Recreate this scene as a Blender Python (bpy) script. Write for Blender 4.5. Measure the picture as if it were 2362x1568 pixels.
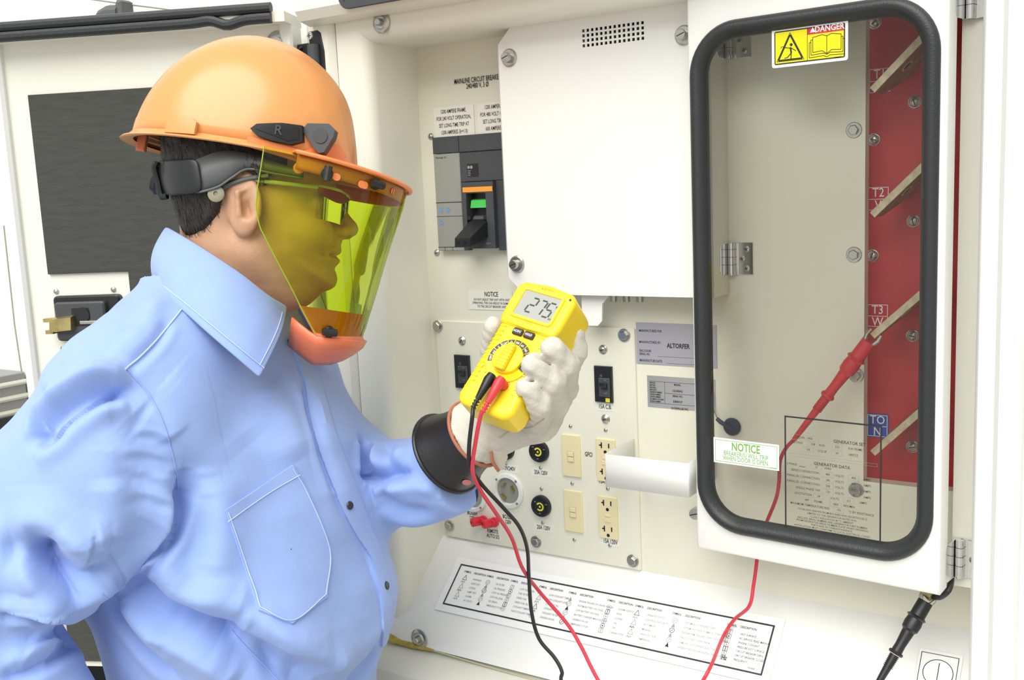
import bpy, math, random
import numpy as np
from mathutils import Vector, Matrix
from mathutils.bvhtree import BVHTree

random.seed(7); rng = np.random.default_rng(7)
scene = bpy.context.scene
for o in list(bpy.data.objects): bpy.data.objects.remove(o)
COL = scene.collection

# ------------------------------------------------------------------ camera
PW, PH = 2362, 1568
CX, CY, FPX = 1181.0, 784.0, 2352.0
def _n(v): v = np.array(v, float); return v/np.linalg.norm(v)
_dn = _n([1900-CX, 16500-CY, FPX]); _l = _n([-2500-CX, 600-CY, FPX])
_X = -_l; _X = _n(_X-_dn*(_X@_dn)); _Z = -_dn; _Y = np.cross(_Z, _X)
RW = np.stack([_X, _Y, _Z])                  # camera (x right, y down, z forward) -> world
CAM = np.array([0.0, 0.0, 1.65])
cam = bpy.data.cameras.new('camera'); cam_o = bpy.data.objects.new('camera', cam); COL.objects.link(cam_o)
cam.sensor_width = 36.0; cam.lens = 36.0*FPX/PW; cam.clip_start = .02
_m = np.eye(4); _m[:3, 0] = RW[:, 0]; _m[:3, 1] = -RW[:, 1]; _m[:3, 2] = -RW[:, 2]; _m[:3, 3] = CAM
cam_o.matrix_world = Matrix(_m.tolist()); scene.camera = cam_o

# ------------------------------------------------------------------ daylight
world = bpy.data.worlds.new('overcast_sky'); scene.world = world; world.use_nodes = True
bg = world.node_tree.nodes['Background']; bg.inputs['Color'].default_value = (1.0, 1.0, .985, 1); bg.inputs['Strength'].default_value = 0.70
sun = bpy.data.lights.new('sun', 'SUN'); sun.energy = 3.4; sun.angle = math.radians(55); sun.color = (1, .985, .95)
sun_o = bpy.data.objects.new('sun', sun); COL.objects.link(sun_o)
_right, _fwd, _up = RW[:, 0], _n([RW[0, 2], RW[1, 2], 0]), np.array([0, 0, 1.])
_tosun = Vector((_up*.78 - _fwd*.60 - _right*.28).tolist()); sun_o.rotation_euler = _tosun.to_track_quat('Z', 'Y').to_euler(); sun_o.location = (0, -3, 6)
vs = scene.view_settings; vs.view_transform = 'Standard'; vs.look = 'None'; vs.gamma = 1; vs.use_curve_mapping = False; vs.exposure = 0.16
scene.display_settings.display_device = 'sRGB'

# ------------------------------------------------------------------ pixel -> place helpers
def ray(px, py): return RW @ np.array([(px-CX)/FPX, (py-CY)/FPX, 1.])
def K(px, py, d): return CAM + d*ray(px, py)                      # point at a given distance along the view axis
YB = 1.402                                                          # back panel of the recess
def W(px, py, D=0.): r = ray(px, py); return CAM + r*((YB-D)/r[1])   # point on the plane D in front of the back panel
def onplane(px, py, p0, nrm): r = ray(px, py); return CAM + r*(np.dot(np.array(p0)-CAM, nrm)/np.dot(r, nrm))
def C3(px, py, d): return np.array([(px-CX)/FPX*d, -(py-CY)/FPX*d, d])   # camera metric coordinates (x right, y up, z away)
def c2w(v): v = np.asarray(v, float); return CAM + np.stack([v[..., 0], -v[..., 1], v[..., 2]], -1) @ RW.T

# ------------------------------------------------------------------ materials
MATS = {}
def mat(name, col, rough=.5, metal=0., bump=0., bscale=200., var=0., vscale=8., spec=.5, sheen=0., coat=0., col2=None, stretch=None):
    if name in MATS: return MATS[name]
    m = bpy.data.materials.new(name); m.use_nodes = True; nt = m.node_tree; b = nt.nodes['Principled BSDF']
    b.inputs['Base Color'].default_value = (*col, 1); b.inputs['Roughness'].default_value = rough; b.inputs['Metallic'].default_value = metal
    b.inputs['Specular IOR Level'].default_value = spec
    if sheen: b.inputs['Sheen Weight'].default_value = sheen
    if coat: b.inputs['Coat Weight'].default_value = coat; b.inputs['Coat Roughness'].default_value = .15
    tc = nt.nodes.new('ShaderNodeTexCoord'); src = tc.outputs['Object']
    if stretch:
        mp = nt.nodes.new('ShaderNodeMapping'); mp.inputs['Scale'].default_value = stretch; nt.links.new(src, mp.inputs['Vector']); src = mp.outputs['Vector']
    nz = nt.nodes.new('ShaderNodeTexNoise'); nz.inputs['Scale'].default_value = vscale; nz.inputs['Detail'].default_value = 5
    nt.links.new(src, nz.inputs['Vector'])
    if var or col2:
        rp = nt.nodes.new('ShaderNodeValToRGB'); c2 = col2 or tuple(max(0, c*(1-var)) for c in col)
        rp.color_ramp.elements[0].color = (*c2, 1); rp.color_ramp.elements[0].position = .3
        rp.color_ramp.elements[1].color = (*col, 1); rp.color_ramp.elements[1].position = .65
        nt.links.new(nz.outputs['Fac'], rp.inputs['Fac']); nt.links.new(rp.outputs['Color'], b.inputs['Base Color'])
    if bump:
        n2 = nt.nodes.new('ShaderNodeTexNoise'); n2.inputs['Scale'].default_value = bscale; n2.inputs['Detail'].default_value = 4
        nt.links.new(src, n2.inputs['Vector'])
        bp = nt.nodes.new('ShaderNodeBump'); bp.inputs['Strength'].default_value = bump; bp.inputs['Distance'].default_value = .002
        nt.links.new(n2.outputs['Fac'], bp.inputs['Height']); nt.links.new(bp.outputs['Normal'], b.inputs['Normal'])
    MATS[name] = m; return m
def clear_mat(name, tint, gloss=.06, rough=.02):
    m = bpy.data.materials.new(name); m.use_nodes = True; nt = m.node_tree; nt.nodes.clear()
    out = nt.nodes.new('ShaderNodeOutputMaterial'); tr = nt.nodes.new('ShaderNodeBsdfTransparent'); gl = nt.nodes.new('ShaderNodeBsdfGlossy')
    tr.inputs['Color'].default_value = (*tint, 1); gl.inputs['Roughness'].default_value = rough
    fr = nt.nodes.new('ShaderNodeFresnel'); fr.inputs['IOR'].default_value = 1.49
    geo = nt.nodes.new('ShaderNodeNewGeometry'); tb = nt.nodes.new('ShaderNodeTexCoord'); nz = nt.nodes.new('ShaderNodeTexNoise'); nz.inputs['Scale'].default_value = 3
    ma = nt.nodes.new('ShaderNodeMath'); ma.operation = 'MULTIPLY'; ma.inputs[1].default_value = gloss/.04
    nt.links.new(fr.outputs['Fac'], ma.inputs[0]); mx = nt.nodes.new('ShaderNodeMixShader')
    ma.use_clamp = True
    nt.links.new(ma.outputs[0], mx.inputs['Fac']); nt.links.new(tr.outputs[0], mx.inputs[1]); nt.links.new(gl.outputs[0], mx.inputs[2]); nt.links.new(mx.outputs[0], out.inputs[0])
    MATS[name] = m; return m
WHITE = mat('white_enamel', (.82, .81, .71), .38, var=.03, vscale=2.5, bump=.04, bscale=90)
BWHITE = mat('bright_enamel', (.84, .84, .80), .32, var=.02, vscale=3)
CREAM = mat('cream_panel_paint', (.80, .785, .655), .42, var=.03, vscale=4)
RUST = mat('rusty_sealant', (.62, .47, .10), .8, var=.5, vscale=60, bump=.5)
RUBBER = mat('black_gasket_rubber', (.022, .025, .026), .42, bump=.25, bscale=500)
BLACK = mat('black_plastic', (.013, .014, .015), .38)
DGREY = mat('dark_grey_plastic', (.055, .06, .066), .45, bump=.1, bscale=600)
MGREY = mat('grey_breaker_plastic', (.30, .30, .27), .55, bump=.1, bscale=600)
STEEL = mat('zinc_steel', (.55, .54, .50), .32, 1., var=.25, vscale=60)
CHROME = mat('chrome', (.80, .80, .79), .12, 1.)
BRASS = mat('tarnished_brass', (.60, .50, .22), .4, .9, var=.4, vscale=50)
BUSBAR = mat('tarnished_copper_bar', (.36, .25, .13), .5, .35, col2=(.22, .14, .06), vscale=35, bump=.15)
BUSEDGE = mat('pale_bar_edge', (.66, .58, .38), .5, .15, var=.35, vscale=90)  # paler tone for the bars' front edges and hole rims
RED = mat('red_insulating_board', (.52, .028, .03), .42, var=.16, vscale=18)
LRED = mat('red_label_film', (.50, .012, .04), .4)
LBLUE = mat('blue_label_film', (.035, .07, .42), .4)
IVORY = mat('ivory_plastic', (.80, .70, .42), .4)
INK = mat('black_ink', (.02, .02, .018), .6)
GINK = mat('faded_grey_ink', (.30, .30, .29), .6)
WINK = mat('white_ink', (.85, .85, .84), .6)
GREENINK = mat('green_ink', (.18, .42, .06), .6)
PAPER = mat('white_sticker_film', (.88, .88, .87), .35)
CLEARTAPE = mat('label_tape', (.82, .81, .72), .35)
YEL = mat('safety_yellow_film', (.82, .72, .0), .45)
DRED = mat('danger_red', (.62, .03, .04), .45)
PLATE = mat('grey_nameplate', (.47, .46, .52), .35, .3)
SILV = mat('silver_nameplate', (.52, .52, .52), .3, .5)
CGREEN = mat('green_indicator', (.05, .50, .07), .45)
CORANGE = mat('orange_stripe', (.86, .33, .04), .5)
CBLUE = mat('blue_dial_print', (.16, .34, .62), .5)
DYEL = mat('yellow_print', (.78, .70, .04), .45)
FOAM = mat('dark_acoustic_foam', (.066, .067, .060), .95, bump=.5, bscale=150, var=.2, vscale=26, stretch=(1, 5, 1))
GLASS = clear_mat('clear_window', (.985, .99, .97), .045)

# ------------------------------------------------------------------ mesh builder
class MB:
    def __init__(s): s.v = []; s.f = []
    def add(s, vs, fs):
        o = len(s.v); s.v += [tuple(map(float, p)) for p in vs]; s.f += [tuple(i+o for i in f) for f in fs]; return s
    def box(s, x0, x1, y0, y1, z0, z1, c=0.):
        """box with chamfered +z rim when c>0"""
        if c <= 0:
            return s.add([(x0, y0, z0), (x1, y0, z0), (x1, y1, z0), (x0, y1, z0), (x0, y0, z1), (x1, y0, z1), (x1, y1, z1), (x0, y1, z1)],
                         [(3, 2, 1, 0), (4, 5, 6, 7), (0, 1, 5, 4), (1, 2, 6, 5), (2, 3, 7, 6), (3, 0, 4, 7)])
        return s.prism([(x0, y0), (x1, y0), (x1, y1), (x0, y1)], z0, z1, c)
    def prism(s, poly, z0, z1, c=0.):
        n = len(poly); vs = [(x, y, z0) for x, y in poly]; fs = [tuple(range(n-1, -1, -1))]
        if c <= 0:
            vs += [(x, y, z1) for x, y in poly]; fs.append(tuple(range(n, 2*n)))
            fs += [(i, (i+1) % n, n+(i+1) % n, n+i) for i in range(n)]
        else:
            P = np.array(poly, float); ins = inset(P, c)
            vs += [(x, y, z1-c) for x, y in poly]; vs += [(x, y, z1) for x, y in ins]; fs.append(tuple(range(2*n, 3*n)))
            for k in (0, n): fs += [(k+i, k+(i+1) % n, k+n+(i+1) % n, k+n+i) for i in range(n)]
        return s.add(vs, fs)
    def hexa(s, a, b):       # two matching quads/loops (lists of 3d points) joined
        n = len(a); return s.add(list(a)+list(b), [tuple(range(n-1, -1, -1)), tuple(range(n, 2*n))]+[(i, (i+1) % n, n+(i+1) % n, n+i) for i in range(n)])
    def lathe(s, prof, n=20, c=(0, 0, 0), ax=(0, 0, 1), sx=1., sy=1.):
        """prof: (r, h) pairs along axis"""
        ax = _n(ax); t = np.array([1., 0, 0]) if abs(ax[0]) < .9 else np.array([0, 1., 0])
        if abs(ax[2]) > .9: u = np.array([1., 0, 0]); u = _n(u-ax*(u@ax))
        else: u = _n(np.cross(ax, t))
        v = np.cross(ax, u); c = np.array(c, float); vs = []; fs = []
        for r, h in prof:
            for k in range(n):
                a = 2*math.pi*k/n; vs.append(c+ax*h+(u*math.cos(a)*sx+v*math.sin(a)*sy)*r)
        m = len(prof)
        for j in range(m-1):
            for k in range(n): fs.append((j*n+k, j*n+(k+1) % n, (j+1)*n+(k+1) % n, (j+1)*n+k))
        if prof[0][0] > 1e-6: fs.append(tuple(range(n-1, -1, -1)))
        if prof[-1][0] > 1e-6: fs.append(tuple((m-1)*n+k for k in range(n)))
        return s.add(vs, fs)
    def cyl(s, r, h0, h1, c=(0, 0, 0), n=16, ax=(0, 0, 1), bev=0.):
        return s.lathe([(r, h0), (r, h1)] if not bev else [(r, h0), (r, h1-bev), (r-bev, h1)], n, c, ax)
    def tube(s, pts, r, n=8, caps=True, closed=False):
        P = [np.array(p, float) for p in pts]; m = len(P); R = r if hasattr(r, '__len__') else [r]*m
        T = [(_n(P[(i+1) % m]-P[i-1]) if closed else _n(P[min(i+1, m-1)]-P[max(i-1, 0)])) for i in range(m)]
        u = np.cross(T[0], [0, 0, 1.]); u = u if np.linalg.norm(u) > 1e-3 else np.cross(T[0], [1., 0, 0]); u = _n(u)
        vs = []; fs = []
        for i in range(m):
            u = _n(u-T[i]*(u@T[i])); w = np.cross(T[i], u)
            for k in range(n): a = 2*math.pi*k/n; vs.append(P[i]+(u*math.cos(a)+w*math.sin(a))*R[i])
        for i in range(m if closed else m-1):
            j = (i+1) % m
            for k in range(n): fs.append((i*n+k, i*n+(k+1) % n, j*n+(k+1) % n, j*n+k))
        if caps and not closed: fs += [tuple(range(n-1, -1, -1)), tuple((m-1)*n+k for k in range(n))]
        return s.add(vs, fs)
    def grid(s, G, closeu=False, closev=False):
        G = np.asarray(G, float); a, b = G.shape[:2]; fs = []
        for i in range(a if closeu else a-1):
            for j in range(b if closev else b-1):
                i2, j2 = (i+1) % a, (j+1) % b; fs.append((i*b+j, i2*b+j, i2*b+j2, i*b+j2))
        return s.add(G.reshape(-1, 3), fs)
    def text(s, body, cx, cy, h, z=0., xs=1., bold=0., align='CENTER', shear=0., rot=0.):
        vs, fs = text_geo(body, bold, align, shear)
        if len(vs) == 0: return s
        V = np.array(vs); k = h/.73; V[:, 0] *= k*xs; V[:, 1] *= k
        if rot: c_, s_ = math.cos(rot), math.sin(rot); V[:, :2] = V[:, :2] @ np.array([[c_, s_], [-s_, c_]])
        V[:, 0] += cx; V[:, 1] += cy; V[:, 2] = z; return s.add(V, fs)
    def frame(s, x0, x1, y0, y1, t, z):   # thin printed rectangle outline
        for a in ((x0, x1, y0, y0+t), (x0, x1, y1-t, y1), (x0, x0+t, y0+t, y1-t), (x1-t, x1, y0+t, y1-t)):
            s.add([(a[0], a[2], z), (a[1], a[2], z), (a[1], a[3], z), (a[0], a[3], z)], [(0, 1, 2, 3)])
        return s
    def line(s, a, b, t, z):
        a = np.array(a, float); b = np.array(b, float); d = _n(b-a); n_ = np.array([-d[1], d[0]])*t/2
        return s.add([(*(a-n_), z), (*(b-n_), z), (*(b+n_), z), (*(a+n_), z)], [(0, 1, 2, 3)])
    def flat(s, poly, z): return s.add([(x, y, z) for x, y in poly], [tuple(range(len(poly)))])
    def circ(s, cx, cy, r, t, z, n=24, a0=0, a1=2*math.pi, sx=1.):
        vs = []; m = n+1
        for k in range(m):
            a = a0+(a1-a0)*k/n; vs += [(cx+(r-t)*math.cos(a)*sx, cy+(r-t)*math.sin(a), z), (cx+r*math.cos(a)*sx, cy+r*math.sin(a), z)]
        return s.add(vs, [(2*k, 2*k+1, 2*k+3, 2*k+2) for k in range(n)])
    def build(s, name, m, parent=None, M=None, smooth=True, ang=35):
        me = bpy.data.meshes.new(name); me.from_pydata(s.v, [], s.f); me.materials.append(m); me.update()
        if smooth: smooth_by_angle(me, ang)
        o = bpy.data.objects.new(name, me); COL.objects.link(o)
        if parent is not None: o.parent = parent
        if M is not None: o.matrix_local = M
        return o
def smooth_by_angle(me, ang):
    me.polygons.foreach_set('use_smooth', [True]*len(me.polygons))
    if ang < 179: me.set_sharp_from_angle(angle=math.radians(ang))
def inset(P, c):
    n = len(P); out = []
    for i in range(n):
        a, b, d = P[i-1], P[i], P[(i+1) % n]; e1 = _n(b-a); e2 = _n(d-b); n1 = np.array([-e1[1], e1[0]]); n2 = np.array([-e2[1], e2[0]])
        k = 1+n1@n2; out.append(b+(n1+n2)*c/max(k, .3))
    return out
_tcache = {}
def text_geo(body, bold=0., align='CENTER', shear=0.):
    key = (body, bold, align, shear)
    if key in _tcache: return _tcache[key]
    cu = bpy.data.curves.new('t', 'FONT'); cu.body = body; cu.size = 1.; cu.align_x = align; cu.align_y = 'CENTER'; cu.resolution_u = 2; cu.offset = bold; cu.shear = shear
    ob = bpy.data.objects.new('t', cu); me = bpy.data.meshes.new_from_object(ob)
    r = ([tuple(v.co) for v in me.vertices], [tuple(p.vertices) for p in me.polygons])
    bpy.data.objects.remove(ob); bpy.data.meshes.remove(me); bpy.data.curves.remove(cu); _tcache[key] = r; return r
def rrect(x0, x1, y0, y1, r, n=5):
    out = []
    for cx, cy, a in ((x1-r, y0+r, -90), (x1-r, y1-r, 0), (x0+r, y1-r, 90), (x0+r, y0+r, 180)):
        for k in range(n+1): t = math.radians(a+90*k/n); out.append((cx+r*math.cos(t), cy+r*math.sin(t)))
    return out
def spline(pts, n=12):
    """Catmull-Rom through points"""
    P = np.array(pts, float); P = np.vstack([2*P[0]-P[1], P, 2*P[-1]-P[-2]]); out = []
    for i in range(1, len(P)-2):
        for k in range(n):
            t = k/n; a, b, c, d = P[i-1:i+3]
            out.append(.5*((2*b)+(-a+c)*t+(2*a-5*b+4*c-d)*t*t+(-a+3*b-3*c+d)*t**3))
    out.append(P[-2]); return np.array(out)

# ------------------------------------------------------------------ things
def fmat(loc, r, u):
    r = _n(r); u = _n(np.array(u)-r*np.dot(r, u)); n_ = np.cross(r, u); m = np.eye(4); m[:3, 0] = r; m[:3, 1] = u; m[:3, 2] = n_; m[:3, 3] = loc; return Matrix(m.tolist())
def wallM(px, py, D=0.): return fmat(W(px, py, D), (1, 0, 0), (0, 0, 1))
def tag(o, label=None, cat=None, group=None, kind=None):
    for k, v in (('label', label), ('category', cat), ('group', group), ('kind', kind)):
        if v: o[k] = v
    return o
def thing(name, label, cat, M, group=None):
    o = bpy.data.objects.new(name, None); COL.objects.link(o); o.matrix_world = M; o.empty_display_size = .02; return tag(o, label, cat, group)
def struct(name, mb, m, label=None, M=None, ang=35):
    o = mb.build(name, m, None, M, ang=ang); tag(o, label, None, None, 'structure'); return o
def copy_tree(o, parent=None, M=None):
    c = o.copy(); COL.objects.link(c); c.parent = parent
    if M is not None: (setattr(c, 'matrix_world', M) if parent is None else setattr(c, 'matrix_local', M))
    for ch in list(o.children): copy_tree(ch, c)
    return c
# ================================================================== the generator enclosure (the setting)
I4 = Matrix.Identity(4)
FX = W(64, 880, .075)[0]
XL = -1.075                                        # left inner face of the recess
ZT = W(960, 112)[2]                                # top of the recess
ZS = 1.038                                         # where the sloped shelf meets the back panel
DF = .125                                          # front of the recess frame
XR = W(2252, 700, .14)[0]                          # left edge of the right pillar
def wbox(mb, x0, x1, d0, d1, z0, z1):              # world box, d = distance in front of back panel
    return mb.box(x0, x1, YB-d1, YB-d0, z0, z1)
XRED = W(1995, 500)[0]; ZRED = W(1997, 1110)[2]
b = MB(); wbox(b, XL-.02, XRED, -.02, 0, ZS-.05, ZT+.05); wbox(b, XRED, XR+.1, -.02, 0, ZS-.05, ZRED)
wall_back = struct('wall_back', b, CREAM, 'cream painted back panel of the generator recess')
b = MB(); wbox(b, XRED-.03, XR+.12, -.06, -.045, ZRED-.02, ZT+.05)
red = b.build('red_board', RED); tag(red, 'red insulating board carrying the diagonal bus bars behind the window', 'board')
# left side wall of the recess with rounded lip, frame flange
def lip(mb, pts2, x_or_z, axis, e0, e1):
    pass
b = MB()
prof = [(XL, 0.), (XL, DF-.022)]+[(XL-.022+.022*math.cos(a), DF-.022+.022*math.sin(a)) for a in np.linspace(.2, math.pi/2, 6)]+[(XL-.062, DF), (XL-.062, DF-.03), (XL-.03, -.02), (XL, -.02)]
b.hexa([(x, YB-d, .93) for x, d in prof], [(x, YB-d, ZT+.07) for x, d in prof])
struct('wall_left', b, WHITE, 'cream left side of the recess with a rounded front lip')
b = MB()
prof = [(ZT, 0.), (ZT, DF-.022)]+[(ZT+.022-.022*math.cos(a), DF-.022+.022*math.sin(a)) for a in np.linspace(.2, math.pi/2, 6)]+[(ZT+.12, DF), (ZT+.12, 0), (ZT+.05, -.02), (ZT, -.02)]
b.hexa([(XL-.022, YB-d, z) for z, d in prof], [(XR+.3, YB-d, z) for z, d in prof])
struct('ceiling', b, WHITE, 'cream top of the recess with a rounded front lip')
# sloped shelf: left end found from the photo's corner on the recess side
def on_x(px, py, x): r = ray(px, py); return CAM + r*(x/r[0])
S1 = on_x(925, 1437, XL); S2 = on_x(905, 1474, XL)
DS1 = YB-S1[1]; ZS1 = S1[2]; DS2 = max(YB-S2[1], DS1+.004); ZS2 = S2[2]
print('shelf front', DS1, ZS1, 'flange', DS2, ZS2, 'ZT', ZT, 'XR', XR)
b = MB(); pr = [(0, ZS), (DS1-.008, ZS1+.004), (DS1, ZS1-.004), (DS2, ZS2), (DS2-.02, ZS2-.012), (0, ZS2-.012)]
b.hexa([(XR+.3, YB-d, z) for d, z in pr], [(XL-.03, YB-d, z) for d, z in pr])
shelf = struct('trim_1', b, BWHITE, 'white sloped shelf below the outlet panel')
# ledge below the shelf, grey front band and black base
b = MB(); e0 = DS2-.002; pr = [(e0-.05, ZS2-.006), (e0+.055, ZS2-.010), (e0+.072, ZS2-.016), (e0+.078, ZS2-.03), (e0+.078, ZS2-.075), (e0-.05, ZS2-.075)]
b.hexa([(XR+.6, YB-d, z) for d, z in pr], [(XL-.12, YB-d, z) for d, z in pr])
struct('trim_2', b, WHITE, 'white ledge with rounded nose under the sloped shelf')
b = MB(); wbox(b, FX+.02, XR+.6, .02, e0+.062, .25, ZS2-.075); wbox(b, FX-.6, XL-.12, .02, DF-.06, .25, 1.09)
struct('wall_base', b, BLACK, 'black base of the generator trailer')
b = MB(); wbox(b, -1.19, XL-.02, DS2-.03, DS2+.004, ZS2-.012, ZS2-.004)
p = [on_x(900, 1474, XL-.001), on_x(925, 1481, XL)]
r_ = MB(); pts = [W(x, y, DS2+.001) for x, y in ((893, 1466), (906, 1474), (925, 1482), (950, 1488), (975, 1494), (1000, 1500))]
r_.tube(pts, [.006, .007, .0045, .005, .0035, .002], 7)
rs = r_.build('rust_seam', RUST, shelf)
r_ = MB(); r_.tube([W(x, y, DS2+.0005) for x, y in ((1000, 1500), (1100, 1530), (1240, 1570), (1400, 1612))], .0016, 5); r_.build('sealant_seam', mat('dirty_sealant', (.50, .47, .30), .8), shelf)
# left pillar, outer wall, header, right pillar
b = MB()
pr = [(XL-.066, DF-.035), (XL-.066, DF-.003), (XL-.076, DF+.006), (XL-.115, DF+.006), (XL-.126, DF-.002), (XL-.126, 0), (XL-.07, 0)]
b.hexa([(x, YB-d, .93) for x, d in pr], [(x, YB-d, ZT+.25) for x, d in pr])
struct('wall_pillar', b, WHITE, 'cream pillar of the enclosure left of the recess')
b = MB(); wbox(b, XL-.069, XL-.060, DF-.03, DF-.004, ZT-.035, ZT+.07); struct('trim_3', b, mat('gap_shade', (.05, .05, .04), .9), 'dark strip standing in for the shaded gap between pillar and recess frame')  # solid strip coloured dark to stand for the shade inside the gap
b = MB(); wbox(b, -4.2, XL-.118, .0, DF-.05, 1.09, 3.0)
wl = struct('wall_outer', b, BWHITE, 'white outer wall of the generator behind the open door')
ZH = W(800, 52, DF+.02)[2]
b = MB(); pr = [(0, ZH+.012), (DF, ZH+.006), (DF+.012, ZH+.004), (DF+.035, ZH+.010), (DF+.045, ZH+.024), (DF+.045, ZH+.3), (0, ZH+.3)]
b.hexa([(XR+.5, YB-d, z) for d, z in pr], [(XL-.105, YB-d, z) for d, z in pr])
header = struct('trim_4', b, WHITE, 'white header over the recess with a rounded lower edge')
b = MB(); x0 = W(782, 0, DF+.046)[0]; z0 = W(800, 22, DF+.046)[2]
b.add([(x, y, z) for x, y, z in []], [])
pp = rrect(0, .55, 0, .2, .02); b.prism(pp, 0, .004, .001)
hp = thing('header_plate', 'black plate with rivets on the white header above the recess', 'plate', fmat((x0, YB-DF-.045, z0), (1, 0, 0), (0, 0, 1)))
b.build('plate', DGREY, hp)
for u, v in ((.012, .0165), (.055, .0165), (.13, .0165)):
    MB().lathe([(.0035, 0), (.003, .0015), (.0, .0025)], 12, (u, v, .004)).build('rivet', STEEL, hp)
b = MB(); XP = XR
pr = [(XP, 0.), (XP, .135), (XP+.004, .142), (XP+.022, .146), (XP+.028, .156), (XP+.05, .160), (XP+.056, .166), (XP+.5, .175), (XP+.5, 0)]
b.hexa([(x, YB-d, .8) for x, d in pr], [(x, YB-d, ZT+.4) for x, d in pr])
struct('wall_right', b, BWHITE, 'white folded pillar right of the hinged window door')
# ground
b = MB(); b.box(-12, 8, -10, 6, -.1, 0); struct('floor', b, mat('pale_concrete', (.46, .45, .42), .85, var=.25, vscale=3, bump=.3, bscale=60), 'pale concrete ground')
# fender of the trailer: its side faces the recess, ribbed strip over black
FZ = W(64, 856, DF-.05)[2]
ft = thing('fender', 'black trailer fender with a grey ribbed edge left of the open door', 'fender', fmat((FX, .95, 0), (0, 1, 0), (0, 0, 1)))
GR = mat('grey_alloy', (.27, .27, .265), .5, .1)
MB().box(-.55, .33, .0, FZ-.095, -.5, 0).build('side_panel', BLACK, ft)
MB().box(-.55, .37, FZ-.095, FZ, -.5, .004, .002).build('edge_strip', GR, ft)
for k in range(3): MB().tube([(-.55, FZ-.022-.032*k, .004), (.37, FZ-.022-.032*k, .004)], .006, 8).build('rib', mat('pale_rib', (.62, .61, .53), .5), ft)
# ================================================================== small hardware prototypes
def dome_screw(parent, u, v, r=.0042, z=0., m=STEEL, name='screw'):
    o = MB().lathe([(r*1.25, 0), (r*1.2, .0007), (r, .001), (r*.9, r*.45), (r*.5, r*.7), (0, r*.78)], 14).build(name, m, parent, Matrix.Translation((u, v, z)), ang=60)
    if r > .003: MB().box(-r*.55, r*.55, -r*.1, r*.1, r*.62, r*.8).build('slot', BLACK, o, Matrix.Rotation(random.uniform(0, 3), 4, 'Z'))
    return o
def hex_bolt(parent, u, v, r=.008, z=0., washer=True, name='bolt', m=None):
    m = m or STEEL; b = MB(); a0 = random.uniform(0, 1)
    if washer: b.lathe([(r*1.45, 0), (r*1.45, .0012), (r*1.35, .0018), (0, .0018)], 24)
    hx = [(r*math.cos(a0+k*math.pi/3), r*math.sin(a0+k*math.pi/3)) for k in range(6)]; b.prism(hx, .0018, .0018+r*.62, r*.14)
    return b.build(name, m, parent, Matrix.Translation((u, v, z)))
def panel_uv(M, px, py, D):
    p = Vector(W(px, py, D).tolist()); return M.inverted() @ p

# bolts and washers on the recess frame (parts of the setting)
for (px, py, D, par) in ((881, 52, DF, None), (968, 1472, DS2, shelf)):
    b = MB(); b.lathe([(.0165, 0), (.0165, .002), (.015, .003), (.0, .003)], 28); b.lathe([(.011, .003), (.0095, .0055), (0, .0055)], 24)
    o = b.build('washer_bolt', STEEL, par or bpy.data.objects['ceiling'], wallM(px, py, D)); hx = [(.006*math.cos(k*math.pi/3), .006*math.sin(k*math.pi/3)) for k in range(6)]
    MB().prism(hx, .0055, .0125, .001).build('hex_head', STEEL, o)

# ================================================================== outlet panel
DP = .005
PX0, PZ0 = W(1003, 735, DP)[0], W(1025, 1235, DP)[2]; PX1, PZ1 = W(1478, 1312, DP)[0], W(1463, 757, DP)[2]
OM = fmat(((PX0+PX1)/2, YB, PZ0), (1, 0, 0), (0, 0, 1)); pw = (PX1-PX0)/2; ph = PZ1-PZ0
panel = thing('receptacle_board', 'cream square outlet panel bolted to the back of the recess', 'board', OM)
MB().prism(rrect(-pw, pw, 0, ph, .003, 3), 0, DP, .0012).build('plate', CREAM, panel)
def pu(px, py): p = panel_uv(OM, px, py, DP); return p.x, p.y
for px, py in ((1010, 752), (1440, 773), (1037, 1212), (1237, 1249), (1460, 1293)): hex_bolt(panel, *pu(px, py), .0072, DP)
for px, py in ((1066, 786), (1391, 806), (1278, 955), (1397, 966)): dome_screw(panel, *pu(px, py), .0062, DP)
for px, py in ((1243, 1000), (1247, 1079), (1249, 1127), (1252, 1206), (1316, 983), (1320, 1115), (1325, 1245), (1397, 992), (1402, 1127), (1407, 1258), (1168, 1069), (1167, 1097)):
    dome_screw(panel, *pu(px, py), .0027, DP)
def pM(px, py): p = panel_uv(OM, px, py, DP); return OM @ Matrix.Translation((p.x, p.y, DP))

# branch breakers
def breaker(px, py, label):
    t = thing('circuit_breaker', label, 'breaker', pM(px, py), 'branch breakers on the outlet panel')
    MB().box(-.0155, .0155, -.0275, .030, 0, .005, .001).build('body', BLACK, t)
    MB().box(-.006, .013, -.018, .012, .005, .0085, .001).build('escutcheon', DGREY, t)
    l = MB(); l.hexa([(-.001, -.006, .0085), (.0095, -.006, .0085), (.0095, .004, .0085), (-.001, .004, .0085)], [(-.0005, .001, .0165), (.009, .001, .0165), (.009, .006, .0165), (-.0005, .006, .0165)])
    l.build('toggle', BLACK, t)
    b = MB(); b.flat([(.004, -.0265), (.0115, -.0265), (.0115, -.020), (.004, -.020)], .0053); b.build('yellow_mark', DYEL, t)
    b = MB(); b.text('15', -.003, .015, .004, .0053, .8); b.text('OFF', .006, -.012, .0025, .0087, .9); b.text('ON', .006, .0085, .0022, .0087, .9); b.build('lettering', GINK, t)
    return t
breaker(1069, 858, 'black branch circuit breaker on the outlet panel left of the held multimeter')
breaker(1278, 880, 'black branch circuit breaker half hidden behind the gloved fingers')
breaker(1394, 887, 'black branch circuit breaker in full view above the label 15A C.B.')

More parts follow.
